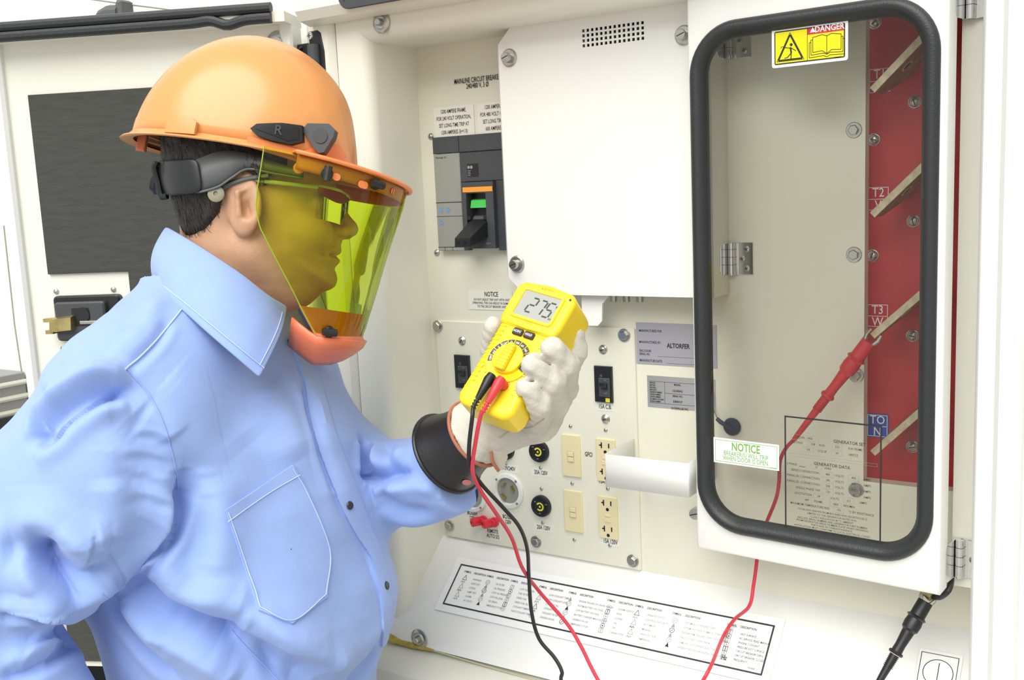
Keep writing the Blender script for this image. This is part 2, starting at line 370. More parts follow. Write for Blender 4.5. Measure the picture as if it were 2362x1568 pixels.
# receptacles
def blank_gfci(px, py, label):
    t = thing('gfci_module', label, 'outlet', pM(px, py), 'blank ivory ground fault modules')
    MB().prism(rrect(-.0168, .0168, -.0348, .0348, .001, 2), 0, .0035, .0008).build('face', IVORY, t)
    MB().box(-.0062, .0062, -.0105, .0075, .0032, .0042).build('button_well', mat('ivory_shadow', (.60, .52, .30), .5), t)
    MB().box(-.005, .005, -.0005, .0065, .004, .0058, .0006).build('button', IVORY, t)
    MB().box(-.005, .005, -.0093, -.0022, .004, .0058, .0006).build('button', IVORY, t)
def duplex(px, py, label):
    t = thing('duplex_outlet', label, 'outlet', pM(px, py), 'ivory duplex outlets')
    MB().prism(rrect(-.0168, .0168, -.0348, .0348, .001, 2), 0, .0035, .0008).build('face', IVORY, t)
    for s in (1, -1):
        y = .0215*s+.003
        b = MB()
        for x, h in ((-.0065, .0095), (.0065, .0075)): b.box(x-.0011, x+.0011, y-h/2, y+h/2, .003, .0037)
        b.box(-.0105, -.0065, y-.0011, y+.0011, .003, .0037)
        b.lathe([(.0028, .003), (.0028, .0037)], 12, (0, y-.0105, 0)); b.build('slots', BLACK, t)
    MB().box(-.0062, .0062, -.007, .0002, .0033, .005, .0006).build('button', IVORY, t)
    MB().box(-.0045, .0045, .0018, .006, .0033, .005, .0006).build('button', IVORY, t)
blank_gfci(1319, 1050, 'blank ivory ground fault module left of the GFCI lettering')
blank_gfci(1324, 1178, 'blank ivory ground fault module in the bottom row of the outlet panel')
duplex(1399, 1061, 'ivory duplex outlet partly hidden behind the white box guard')
duplex(1404, 1193, 'ivory duplex outlet above the label 15A 120V')
def twist(px, py, label, col, r=.0185):
    t = thing('locking_outlet', label, 'outlet', pM(px, py), 'round black locking outlets')
    MB().lathe([(r, 0), (r, .004), (r*.95, .006), (r*.80, .0065), (r*.76, .0052), (r*.60, .0052), (r*.57, .0066), (0, .0066)], 30).build('body', BLACK, t)
    b = MB(); b.circ(0, 0, r*.40, r*.14, .0069, 22, -2.4, 2.6)
    b.circ(0, 0, r*.1, r*.1, .0069, 10); b.build('blade_ring', col, t)
    b = MB()
    for a in (.4, 2.5, 4.6): b.box(r*.66*math.cos(a)-.0018, r*.66*math.cos(a)+.0018, r*.66*math.sin(a)-.0006, r*.66*math.sin(a)+.0006, .0045, .0056)
    b.build('marks', GINK, t)
twist(1245, 1040, 'black locking outlet with yellow ring between the glove and the GFCI modules', DYEL)
twist(1250, 1166, 'black locking outlet with yellow ring above the lowest 20A 120V label', DYEL)
twist(1166, 1035, 'black locking outlet with blue centre behind the glove cuff', CBLUE)
INW = mat('translucent_white_flange', (.74, .75, .71), .35); INK2 = mat('grey_inlet_well', (.30, .30, .26), .4)
def inlet(px, py, label):
    t = thing('flanged_inlet', label, 'inlet', pM(px, py), 'round white flanged inlets')
    MB().lathe([(.031, 0), (.031, .003), (.0295, .005), (.024, .006), (.0225, .004), (.0222, -.0)], 34).build('flange', INW, t)
    MB().lathe([(.0222, .0), (.0, .0005)], 26, (0, 0, .0006)).build('well', INK2, t)
    for a in (.5, 2.2, 4.0):
        c_, s_ = math.cos(a), math.sin(a); MB().box(-.005, .005, -.0012, .0012, .001, .009).build('blade', BRASS, t, Matrix.Translation((.0125*c_, .0125*s_, 0)) @ Matrix.Rotation(a+1.57, 4, 'Z'))
    for a in (.8, 2.4, 4., 5.5): MB().lathe([(.0024, 0), (.002, .001), (0, .0014)], 10).build('screw', STEEL, t, Matrix.Translation((.0272*math.cos(a), .0272*math.sin(a), .0055)))
inlet(1173, 1131, 'white flanged inlet with brass blades right of the test leads')
inlet(1090, 1141, 'white flanged inlet half hidden under the black glove cuff')
REDP = mat('red_terminal_plastic', (.66, .02, .04), .3)
for (px, py, lb) in ((1116, 1199, 'red binding post above the word REMOTE, beside the BC/GSH label'), (1142, 1203, 'red binding post touching the red test lead above AUTO S/S')):
    t = thing('binding_post', lb, 'terminal', pM(px, py), 'red remote start binding posts')
    MB().lathe([(.0085, 0), (.0085, .005), (.0062, .006), (.0062, .012)], 18).build('base', REDP, t)
    ax = (-.55, -.05, .83); b = MB(); b.lathe([(.0072, .006), (.0078, .008), (.0078, .022), (.0065, .0235), (.003, .0235), (.003, .020), (0, .020)], 18, (0, 0, 0), ax); b.build('cap', REDP, t)

# printed labels on the panel
def plabel(px, py, lines, h=.0075, xs=.62, tape=True, label='', gap=1.25, wpad=.006, M=None, name='outlet_label', boldness=.012):
    t = thing(name, label, 'label', M or pM(px, py), 'small printed labels on the recess panels')
    n = len(lines); wid = max(max(v[0] for v in text_geo(l, boldness)[0])-min(v[0] for v in text_geo(l, boldness)[0]) for l in lines)*h/.73*xs
    if tape: MB().box(-wid/2-wpad, wid/2+wpad, -n*h*gap/2-.002, n*h*gap/2+.002, 0, .0003).build('film', CLEARTAPE, t)
    b = MB()
    for i, l in enumerate(lines): b.text(l, 0, ((n-1)/2-i)*h*gap, h, .0006, xs, boldness)
    b.build('lettering', INK, t, smooth=False); return t
plabel(1288, 931, ['C.B.'], label='printed label C.B. right of the gloved fingers')
plabel(1396, 938, ['15A C.B.'], label='printed label 15A C.B. under the breaker in full view')
plabel(1248, 1090, ['20A 120V'], label='printed label 20A 120V directly under the middle locking outlet')
plabel(1254, 1217, ['20A 120V'], label='printed label 20A 120V under the lowest locking outlet')
plabel(1358, 1048, ['GFCI'], label='printed label GFCI between the ivory modules', tape=False)
plabel(1408, 1249, ['15A 120V'], label='printed label 15A 120V under the lowest duplex outlet')
plabel(1398, 1111, ['15A 120V'], label='printed label 15A 120V cut off by the white box guard')
plabel(1171, 1080, ['A 139/240V'], label='printed label A 139/240V beside the glove strap')
plabel(1090, 1189, ['BC/GSH', '120V'], label='printed label BC/GSH 120V left of the red binding posts', h=.0072)
plabel(1172, 1198, ['BC/GSH', '120V'], label='printed label half hidden behind the red and black leads', h=.0072, tape=False)
plabel(1137, 1231, ['REMOTE', 'AUTO S/S'], label='printed label REMOTE AUTO S/S under the red binding posts', h=.0072)
# small print on the back panel itself
def bM(px, py, D=.0006): return wallM(px, py, D)
plabel(0, 0, ['MAINLINE CIRCUIT BREAKER', '240/480 V, 3 Ø'], .0083, .62, False, 'printed heading MAINLINE CIRCUIT BREAKER above the grey main breaker', 1.12, M=bM(1101, 190), name='panel_lettering')
plabel(0, 0, ['1200 AMPERE FRAME,', 'FOR 240 VOLT OPERATION,', 'SET LONG TIME TRIP AT', '1200 AMPERES (Ir=1.0)'], .0066, .62, True, 'white label 1200 AMPERE FRAME FOR 240 VOLT OPERATION above the main breaker', 1.72, M=bM(1047, 280), name='panel_label', boldness=.008)
plabel(0, 0, ['1200 AMPERE FRAME,', 'FOR 480 VOLT OPERATION,', 'SET LONG TIME TRIP AT', '600 AMPERES (Ir=0.5)'], .0066, .62, True, 'white label for 480 volt operation cut off by the white cover', 1.72, M=bM(1150, 270), name='panel_label', boldness=.008)
t = thing('panel_label', 'white label NOTICE do not adjust trip unit, left of the multimeter', 'label', bM(1134, 692), 'small printed labels on the recess panels')
MB().box(-.047, .041, -.0165, .0165, 0, .0003).build('film', CLEARTAPE, t); b = MB()
b.text('NOTICE', 0, .0095, .0083, .0006, .66, .014)
for i, l in enumerate(('DO NOT ADJUST TRIP UNIT WITH UNIT', 'OPERATING. THIS CAN RESULT IN DAMAGE', 'TO THE CIRCUIT BREAKER UNIT.')): b.text(l, 0, .0005-.0058*i, .0040, .0006, .72, .006)
b.build('lettering', INK, t, smooth=False)

# ================================================================== main circuit breaker
bx0, bz1 = W(1007, 318)[0], W(1007, 318)[2]; bz0 = W(1020, 577)[2]; H_ = bz1-bz0
BM = fmat((bx0, YB, bz0), (1, 0, 0), (0, 0, 1)); mb_ = thing('main_breaker', 'large grey main circuit breaker with black lever and green flag', 'breaker', BM)
def bu(px, py, D=.012): p = BM.inverted() @ Vector(W(px, py, D).tolist()); return p.x, p.y
xs_ = bu(1062, 400)[0]
MB().box(0, xs_-.0006, 0, H_-.0275, 0, .012, .001).build('trip_unit', MGREY, mb_)
MB().box(0, xs_-.0006, H_-.027, H_, 0, .013, .001).build('top_cap', DGREY, mb_)
MB().box(xs_, .21, H_-.027, H_, 0, .013, .001).build('top_cap', DGREY, mb_)
zc = bu(1070, 420)[1]; MB().box(xs_, .21, zc, H_-.0276, 0, .012, .001).build('upper_cover', DGREY, mb_)
u0 = bu(1066, 425, .02)[0]; u1 = bu(1138, 425, .02)[0]; v1 = bu(1066, 421, .02)[1]; v0 = bu(1075, 573, .02)[1]
wx0 = bu(1076, 445, .02)[0]; wx1 = bu(1121, 445, .02)[0]; wz1 = bu(1076, 446, .02)[1]; wz0 = bu(1085, 540, .02)[1]
b = MB()
for a in ((u0, wx0, v0, v1), (wx1, u1, v0, v1), (wx0, wx1, wz1, v1), (wx0, wx1, v0, wz0)): b.box(a[0], a[1], a[2], a[3], 0, .022)
lf = b.build('lever_housing', DGREY, mb_)
MB().box(xs_, u0, 0, zc, 0, .010).build('side_cover', DGREY, mb_); MB().box(u1, .21, 0, zc, 0, .012).build('side_cover', DGREY, mb_)
MB().box(wx0, wx1, wz0, wz1, 0, .006).build('lever_well', BLACK, mb_)
MB().box(u0+.002, u1-.001, v1-.016, v1-.008, .022, .0225).build('orange_stripe', CORANGE, mb_)
MB().hexa([(wx0+.005, wz1-.022, .008), (wx1, wz1-.022, .008), (wx1, wz1-.010, .010), (wx0+.005, wz1-.010, .010)], [(wx0+.005, wz1-.024, .018), (wx1, wz1-.024, .018), (wx1, wz1-.012, .015), (wx0+.005, wz1-.012, .015)]).build('green_flag', CGREEN, mb_)
for x in (wx0, wx1-.006): MB().box(x, x+.007 if x == wx0 else x+.006, wz1-.043, wz1-.037, .006, .0225).build('catch', BLACK, mb_)
MB().hexa([(wx0+.006, wz0+.018, .006), (wx1, wz0+.018, .006), (wx1, wz1-.036, .006), (wx0+.006, wz1-.036, .006)], [(wx0+.006, wz0+.018, .020), (wx1, wz0+.018, .020), (wx1, wz1-.038, .013), (wx0+.006, wz1-.038, .013)]).build('slide', DGREY, mb_)
MB().hexa([(wx0+.006, wz0-.004, .018), (wx1+.002, wz0-.004, .018), (wx1+.002, wz0+.024, .018), (wx0+.006, wz0+.024, .018)], [(wx0+.001, wz0-.018, .062), (wx1-.008, wz0-.018, .062), (wx1-.006, wz0-.004, .062), (wx0+.002, wz0-.004, .062)]).build('lever', BLACK, mb_)
for k in (0, 1): MB().lathe([(.0032, 0), (.0032, .0005)], 12).build('lever_hole', mat('hole_dark', (.004, .004, .004), .8), mb_, Matrix.Translation((wx0+.0075+.013*k, wz0-.011, .0621)))
MB().box(u0+.006, u0+.028, zc+.008, zc+.029, .012, .0125).build('rating_label', BLACK, mb_)
b = MB(); b.circ(u0+.0095, zc+.0235, .0026, .0026, .0128, 12); b.circ(u0+.015, zc+.0235, .0026, .0026, .0128, 12)
for i in range(4): b.line((u0+.0075, zc+.018-.0026*i), (u0+.0135-.001*(i % 2), zc+.018-.0026*i), .0009, .0128)
b.build('label_print', GINK, mb_, smooth=False); MB().text('1200 A', u1-.014, v0+.008, .0032, .0224, .8).build('rating_lettering', GINK, mb_, smooth=False)
b = MB()
for x, z in ((.010, .068), (.025, .068), (.0095, .047)): b.circ(x, z, .0046, .0015, .0124, 14); b.circ(x, z, .0022, .0022, .0124, 10)
b.build('dial_print', CBLUE, mb_)
MB().text('Micrologic 5.0', .016, H_-.0335, .0034, .0123, .8).build('unit_lettering', INK, mb_, smooth=False)
b = MB(); b.line((.0, .0805), (xs_, .0805), .0012, .0123); b.line((0, .0575), (xs_, .0575), .0007, .0123); b.line((0, .006), (xs_, .006), .0009, .0123)
b.line((.014, 0), (.014, .006), .0008, .0123); b.line((.03, 0), (.03, .006), .0008, .0123); b.build('seam_print', INK, mb_, smooth=False)
for px, py in ((994, 315), (1008, 583)):
    o = dome_screw(wall_back, 0, 0, .0048); o.matrix_local = wallM(px, py)

# ================================================================== nameplates right of the outlet panel
def plate_at(px, py, w_, h_, name, label, m):
    t = thing(name, label, 'nameplate', wallM(px, py)); MB().box(0, w_, -h_, 0, 0, .001).build('plate', m, t); return t
p0, p1 = W(1467, 743), W(1470, 838); t = plate_at(1467, 743, .13, p0[2]-p1[2], 'manufacturer_plate', 'lilac grey manufacturer plate above the silver model plate beside the window door', PLATE)
b = MB()
for l, v, h in (('MANUFACTURED FOR', -.0125, .0038), ('MANUFACTURED BY:', -.030, .0038), ('ENCLOSURE', -.0435, .0036), ('SERIAL NO.', -.0485, .0036), ('MANUFACTURE DATE', -.0585, .0038)): b.text(l, .005, v, h, .0013, .72, .01, 'LEFT'); b.build('lettering', INK, t, smooth=False); b = MB()
MB().text('ALTORFER', .051, -.034, .0072, .0013, .78, .025, 'LEFT').build('maker_lettering', INK, t, smooth=False)
b.line((.035, -.051), (.12, -.051), .0003, .0013); b.line((.05, -.061), (.12, -.061), .0003, .0013); b.build('rule_lines', INK, t, smooth=False)
p0, p1 = W(1493, 865), W(1497, 937); t = plate_at(1493, 865, .11, p0[2]-p1[2], 'model_plate', 'silver model plate with a printed table below the manufacturer plate', SILV)
b = MB(); b.frame(.004, .1, -.0425, -.0085, .0004, .0013); b.line((.029, -.0425), (.029, -.0085), .0004, .0013); b.line((.029, -.026), (.1, -.026), .0004, .0013)
for i, l in enumerate(('MODEL', 'MODEL', 'MODELL', 'MODELE', 'SERIENNUMMER', 'SERIENUMMER', 'SERIENUMMER', 'NUMERO DE SERIE', 'SERIENUMMER')): b.text(l, .005, -.0112-.0036*i, .0026, .0013, .75, .012, 'LEFT')
b.text('MODEL', .050, -.012, .003, .0013, .8, .02); b.text('CS-300AG', .050, -.0215, .0034, .0013, .8, .02); b.text('SERIAL NO.', .050, -.0295, .003, .0013, .8, .02); b.text('E3R00127', .050, -.038, .0034, .0013, .8, .02)
b.text('CATERPILLAR INC.', .053, -.0485, .0032, .0013, .8, .02); b.build('lettering', INK, t, smooth=False)

# ================================================================== hinged white cover over the breaker compartment
DC = .06
def cu_(px, py, D=DC): p = W(px, py, D); return (p[0], p[2])
tl = cu_(1150, 62); bl = cu_(1178, 668); br = (W(1683, 655, .0)[0], cu_(1500, 684)[1]); ztop = tl[1]
cx0 = cu_(1160, 350)[0]; cx1 = br[0]; cz0 = br[1]; cz1 = ztop
CM = fmat((cx0, YB, cz0), (1, 0, 0), (0, 0, 1)); cover = thing('breaker_cover', 'white hinged cover plate with vent holes over the main breaker', 'cover', CM)
cw, chh = cx1-cx0, cz1-cz0
vx0, vz1 = [ (CM.inverted() @ Vector(W(1340, 66, DC).tolist()))[i] for i in (0, 1)]; vx1 = (CM.inverted() @ Vector(W(1487, 50, DC).tolist())).x; vz0 = (CM.inverted() @ Vector(W(1342, 112, DC).tolist())).y
NC, NR = 14, 4; pxs = (vx1-vx0)/NC; pzs = (vz1-vz0)/NR; hs = .0042
ch_ = .026; ln = .016
# front sheet with real square vent holes
xs = [ch_, vx0]+[v for i in range(NC) for v in (vx0+pxs*(i+.5)-hs/2, vx0+pxs*(i+.5)+hs/2)]+[vx1, cw]
zs = [0., vz0]+[v for i in range(NR) for v in (vz0+pzs*(i+.5)-hs/2, vz0+pzs*(i+.5)+hs/2)]+[vz1, chh]
b = MB(); DCo = DC
for i in range(len(xs)-1):
    for j in range(len(zs)-1):
        if xs[i] > vx0-1e-6 and xs[i] < vx1 and i >= 2 and i % 2 == 0 and i < len(xs)-2 and j >= 2 and j % 2 == 0 and j < len(zs)-2: continue
        b.add([(xs[i], zs[j], DCo), (xs[i+1], zs[j], DCo), (xs[i+1], zs[j+1], DCo), (xs[i], zs[j+1], DCo)], [(0, 1, 2, 3)])
b.add([(0, ch_, DCo), (ch_, 0, DCo), (ch_, chh, DCo), (0, chh-ch_, DCo)], [(0, 1, 2, 3)])
front = b.build('front_sheet', BWHITE, cover, smooth=False)
md = front.modifiers.new('t', 'SOLIDIFY'); md.thickness = .0022; md.offset = -1
mw = front.modifiers.new('w', 'WELD'); mw.merge_threshold = .0001; front.modifiers.move(1, 0)
b = MB(); b.hexa([(0, ch_, DCo), (0, chh-ch_, DCo), (0, chh-ch_, DCo-.002), (0, ch_, DCo-.002)], [(-ln, ch_+.006, DCo-.022), (-ln, chh-ch_-.006, DCo-.022), (-ln, chh-ch_-.006, DCo-.024), (-ln, ch_+.006, DCo-.024)])
b.build('bevel_lip', BWHITE, cover)
b = MB(); b.box(cw-.002, cw, 0, chh, 0, DCo-.0022); b.box(ch_, cw, chh-.002, chh, 0, DCo-.0022); b.build('side_flange', WHITE, cover)
MB().box(ch_*.5, cw-.003, chh-.0005, chh+.006, .03, DCo-.006).build('edge_seal', BLACK, cover)
MB().box(.0, cw-.01, .002, chh-.004, .002, .02).build('inner_shadow_tray', DGREY, cover) if False else None
MB().box(vx0-.01, vx1+.01, vz0-.01, vz1+.01, DCo-.03, DCo-.028).build('vent_backing', BLACK, cover)
def thumb(px, py, nm='thumb_screw'):
    p = CM.inverted() @ Vector(W(px, py, DC).tolist())
    o = MB().lathe([(.0135, 0), (.0135, .0015), (.0115, .0035), (0, .0035)], 24).build(nm, STEEL, cover, Matrix.Translation((p.x+.004, p.y, DCo)))
    s = MB(); s.lathe([(.0072, .003), (.0072, .013), (.0066, .014), (0, .014)], 20); s.build('stud', STEEL, o)
    MB().box(-.006, .006, -.0006, .0006, .0138, .0143).build('slot', BLACK, o, Matrix.Rotation(.35, 4, 'Z'))
for px, py in ((1170, 134), (1188, 609), (1572, 82)): thumb(px, py)
# hanging catch tab under the cover
p = CM.inverted() @ Vector(W(1343, 681, .045).tolist()); q = CM.inverted() @ Vector(W(1390, 750, .045).tolist()); w_ = q.x-p.x; h_ = q.y
MB().prism([(p.x, .004), (p.x, h_*.45), (p.x-.002, h_*.85), (p.x+.006, h_), (p.x+w_*.75, h_), (p.x+w_*.95, h_*.85), (p.x+w_, h_*.3), (p.x+w_+.012, .0), (p.x+w_+.014, .004)][::-1], .040, .046, .001).build('catch_tab', BWHITE, cover)
for k in range(3): MB().cyl(.0055, -.008, .012, (p.x+w_+.012+.022*k, 0, .03), 12, (0, -1, 0)).build('stud_tip', STEEL, cover)

# chrome hinges
def hinge(parent, M, side=.026, h=.046, flat=.024, nm='hinge'):
    """origin at the knuckle axis, +x leaf lies on the wall, other leaf lies on a side face going +z"""
    o = MB().box(.006, .006+flat, -h/2, h/2, -.012, -.0095, .0006).build(nm, CHROME, parent, M)
    MB().lathe([(.0052, -h/2), (.0052, h/2)], 16, (0, 0, -.005), (0, 1, 0)).build('knuckle', CHROME, o)
    MB().box(.0, .008, -h/2, h/2, -.0105, -.008).build('leaf_root', CHROME, o)
    b = MB(); b.prism([(-h/2, -.008), (h/2, -.008), (h/2, side-.006), (h/2-.006, side), (-h/2+.006, side), (-h/2, side-.006)], -.0075, -.0050, .0006)
    b.v = [(z, x, y) for (x, y, z) in b.v]; b.build('leaf', CHROME, o)
    for v in (-h*.18, h*.06, h*.3): MB().lathe([(.0054, -.0003), (.0054, .0003)], 16, (0, v, -.005), (0, 1, 0)).build('knuckle_gap', BLACK, o)
    for u, v in ((.021, h*.3), (.021, -h*.3), (.0145, 0)):
        s = MB().lathe([(.0046, 0), (.0042, .0014), (0, .0022)], 16).build('screw', STEEL, o, Matrix.Translation((u, v, -.0095)))
        MB().box(-.0026, .0026, -.0005, .0005, .0016, .0024).box(-.0005, .0005, -.0026, .0026, .0016, .0024).build('cross_slot', BLACK, s, Matrix.Rotation(.5, 4, 'Z'))
    return o
for py in (95, 597):
    p = CM.inverted() @ Vector(W(1692, py, .006).tolist()); hinge(cover, Matrix.Translation((cw+.006, p.y, .012)))

# white box guard over the upper duplex outlet
DG = .104
a = W(1393, 1047, DG); bq = W(1588, 1062, DG); zb = W(1395, 1122, DG)[2]; gx0, gx1 = a[0], bq[0]; gz1 = a[2]; gz0 = zb
r=.004; gd = thing('box_guard', 'white bent sheet box guard projecting in front of the duplex outlet', 'guard', fmat((gx0, YB, gz0), (1, 0, 0), (0, 0, 1)))
gw, gh = gx1-gx0, gz1-gz0; r = .0035
path = [(0, .0), (0, DG-r)]+[(r-r*math.cos(t_), DG-r+r*math.sin(t_)) for t_ in np.linspace(0.2, 1.37, 5)]+[(r, DG), (gw-r, DG)]+[(gw-r+r*math.sin(t_), DG-r+r*math.cos(t_)) for t_ in np.linspace(.2, 1.37, 5)]+[(gw, DG-r), (gw, 0)]
G = [[(x, y, z) for (x, z) in path] for y in (0, gh)]; o = MB().grid(G).build('sheet', BWHITE, gd, ang=25); md = o.modifiers.new('t', 'SOLIDIFY'); md.thickness = .0022; md.offset = 1
for u in (-.006,): MB().box(u-.004, u+.006, gh-.016, gh-.004, 0, .004, .001).build('mounting_foot', BWHITE, gd)

# ================================================================== symbol decal on the sloped shelf
SA = np.array([XL, YB, ZS]); SB = np.array([XL, YB-DS1, ZS1]); sl = _n(SA-SB); sn = np.cross([1, 0, 0], sl)
def S(px, py): return onplane(px, py, SA+sn*.0008, sn)
c_tl, c_tr, c_bl = S(1062, 1300), S(1783, 1452), S(1021, 1393)
dec = thing('symbol_decal', 'white decal with a black frame and a table of symbols on the sloped shelf', 'decal', fmat(c_bl, (1, 0, 0), sl))
dw = np.linalg.norm(c_tr-c_tl); dh = (c_tl-c_bl)@sl; 
MB().box(-.012, dw+.012, -.012, dh+.012, 0, .0003).build('film', PAPER, dec)
MB().frame(0, dw, 0, dh, .0026, .0007).build('border', INK, dec, smooth=False)
words = [
 ['WARNING', 'ALERT LIST', 'LISTING', 'LAMP TEST', 'ALARM', 'AC VOLTS'], ['OIL FILTER', 'OIL PRESSURE', 'LOW OIL PRESSURE', 'LOW OIL LEVEL', 'OIL DRAIN', 'EMERGENCY STOP'],
 ['LOW FUEL LEVEL', 'FUEL FILTER', 'DIESEL FUEL', 'DIESEL FUEL FILL', 'COOLANT TEMPERATURE', 'HIGH COOLANT TEMP'], ['LOW COOLANT TEMP', 'LOW COOLANT LEVEL', 'COOLANT FILL', 'COOLANT DRAIN', 'COOLANT FILTER', 'ENGINE HOURS'],
 ['ENGINE FAILURE OR CRANK FAILURE', 'SYSTEM BATTERY VOLTAGE', 'LOW BATTERY VOLTAGE', 'BATTERY CHARGER MALFUNCTION', 'GENERATOR ON', 'EMERGENCY STOP'], ['ALARM SILENCE', 'RAISE', 'LOWER', 'ON', 'OFF', 'CRANK STOP'],
 ['OPERATE STATUS', 'CONTROLS NOT AUTO', 'AUTOMATIC', 'MANUAL', 'HIGH VOLTAGE', 'AMPERAGE'], ['SYSTEM AUTO ENGINE START', 'SYSTEM NOT IN AUTOMATIC START MODE', 'ENGINE RPM / ENGINE START OR RUNNING', 'FAIL TO START OVERCRANK', 'SAME A/C VOLTS PHASE SELECTOR', 'GENERATOR SYNCHRONIZING INDICATOR'],
 ['HOT SURFACE', 'AC SERVICE, READ MANUAL', 'ENGINE COOLANT', 'PRESSURE HOT SURFACE', 'CIRCUIT BREAKER OPEN', 'CIRCUIT BREAKER CLOSED', 'FREQUENCY']]
cols = [.018, .085, .155, .235, .315, .415, .485, .575, .70]; sc = dw/.80
for ci, (cx_, wl_) in enumerate(zip(cols, words)):
    b = MB(); g = MB(); x = cx_*sc; b.text('SYMBOL', x+.008, dh-.0125, .0036, .0008, .8, .012); b.text('DESCRIPTION', x+.021, dh-.0125, .0036, .0008, .8, .012, 'LEFT')
    n = len(wl_); st = (dh-.038)/(n-1)
    for i, w__ in enumerate(wl_):
        y = dh-.0235-st*i; (b if ci == 8 else g).text(w__, x+.024, y, .0034, .0008, .78, .006, 'LEFT')
        k = (ci*7+i*3) % 6; tgt = b if (ci+i) % 3 == 0 else g
        if k == 0: [tgt.line(p_, q_, .0007, .0008) for p_, q_ in (((x+.004, y-.004), (x+.012, y-.004)), ((x+.012, y-.004), (x+.008, y+.005)), ((x+.008, y+.005), (x+.004, y-.004)))]
        elif k == 1: tgt.circ(x+.008, y, .0042, .0007, .0008, 16); tgt.line((x+.006, y-.002), (x+.010, y+.002), .0007, .0008)
        elif k == 2: tgt.frame(x+.0045, x+.0115, y-.004, y+.004, .0007, .0008); tgt.line((x+.008, y-.003), (x+.008, y+.003), .0009, .0008)
        elif k == 3: [tgt.line((x+.003+.002*j, y-.0015*(-1)**j), (x+.005+.002*j, y+.0015*(-1)**j), .0008, .0008) for j in range(4)]
        elif k == 4: tgt.flat([(x+.005, y-.003), (x+.011, y-.003), (x+.008, y+.004)], .0008)
        else: tgt.circ(x+.008, y, .0038, .0006, .0008, 14); tgt.circ(x+.008, y, .0012, .0012, .0008, 8)
    b.build('column_lettering', INK, dec, smooth=False)
    if g.v: g.build('faded_lettering', GINK, dec, smooth=False)
b = MB(); b.text('Hz', cols[8]*sc+.010, .014, .0075, .0008, .75, .012)
b.build('unit_lettering', INK, dec, smooth=False); MB().text('194-8081 2', dw-.016, .007, .003, .0008, .8).build('part_number', INK, dec, smooth=False)
# small ground symbol decal at the right
t = thing('ground_decal', 'small square decal with a circled vertical bar on the sloped shelf', 'decal', fmat(S(2107, 1578), (1, 0, 0), sl))
q = S(2120, 1536); w_ = .048
MB().box(0, w_+.006, -.004, w_*1.0+.004, 0, .0003).build('film', PAPER, t)
b = MB(); b.frame(.003, w_+.002, 0, w_, .0009, .0007); b.circ(w_/2+.003, w_/2-.002, .019, .001, .0007, 30); b.line((w_/2+.003, w_/2-.012), (w_/2+.003, w_/2+.012), .0011, .0007); b.build('symbol', INK, t, smooth=False)
# ================================================================== frame box around the window door, then the door itself
DT = .034; YAW = math.radians(5.0)                    # door thickness; the leaf stands a little off parallel
DAX = np.array([math.cos(YAW), -math.sin(YAW), 0]); DNR = np.array([-math.sin(YAW), -math.cos(YAW), 0]); DP0 = W(1594, 600, .100)
def WD(px, py, off=0.): return onplane(px, py, DP0+DNR*off, DNR)
dz0 = WD(1610, 1265)[2]; dz1 = WD(1600, -150)[2]
DPST = .062
b = MB(); wbox(b, W(2207, 700, DPST)[0], XR+.05, 0, DPST, W(2252, 1358, DPST)[2], ZT-.0)
struct('trim_5', b, WHITE, 'cream door post carrying the chrome hinges of the window door')
DM = fmat((DP0[0], DP0[1], dz0), DAX, (0, 0, 1)); door = thing('window_door', 'white hinged door with a black gasketed window in front of the bus bars', 'door', DM)
DMI = DM.inverted()
def du(px, py): p = DMI @ Vector(WD(px, py).tolist()); return p.x, p.y
dw_, dh_ = du(2166, 1366)[0], dz1-dz0
# window opening
wl0 = du(1597, 400)[0]; wr0 = du(2163, 600)[0]; wb0 = (du(1800, 1248)[1]+du(2000, 1286)[1])/2; wt0 = (du(1750, 30)[1]+du(2000, 0)[1])/2-.002
GW = .0212; RO = .066
outer = rrect(wl0, wr0, wb0, wt0, RO, 12); mid = rrect(wl0+GW*.5, wr0-GW*.5, wb0+GW*.5, wt0-GW*.5, RO-GW*.5, 12); inner = rrect(wl0+GW, wr0-GW, wb0+GW, wt0-GW, RO-GW, 12)
# door skin: ring between the outer rectangle and the opening, projected radially
n = len(mid); rim = []
cxm, cym = dw_/2, (wb0+wt0)/2
for (x, y) in mid:
    d = np.array([x-cxm, y-cym]); t1 = min((dw_-cxm)/d[0] if d[0] > 1e-9 else 9e9, -cxm/d[0] if d[0] < -1e-9 else 9e9, (dh_-cym)/d[1] if d[1] > 1e-9 else 9e9, -cym/d[1] if d[1] < -1e-9 else 9e9); rim.append((cxm+d[0]*t1, cym+d[1]*t1))
def snap(poly):      # put the true corners into the rim
    poly = [np.array(p) for p in poly]
    for cn in ((0, 0), (dw_, 0), (dw_, dh_), (0, dh_)):
        k = min(range(len(poly)), key=lambda i: np.linalg.norm(poly[i]-np.array(cn))); poly[k] = np.array(cn, float)
    return poly
rim = snap(rim); rc = .004
ri = [np.array([min(max(p[0], rc), dw_-rc), min(max(p[1], rc), dh_-rc)]) for p in rim]
G = [[(*p, -DT) for p in rim], [(*p, -rc) for p in rim], [(*(np.array(p)*.7+np.array(q)*.3), -rc*.3) for p, q in zip(rim, ri)], [(*q, 0) for q in ri], [(*p, 0) for p in mid], [(*p, -DT*.6) for p in mid]]
MB().grid(G, closev=True).build('door_leaf', BWHITE, door, ang=50)
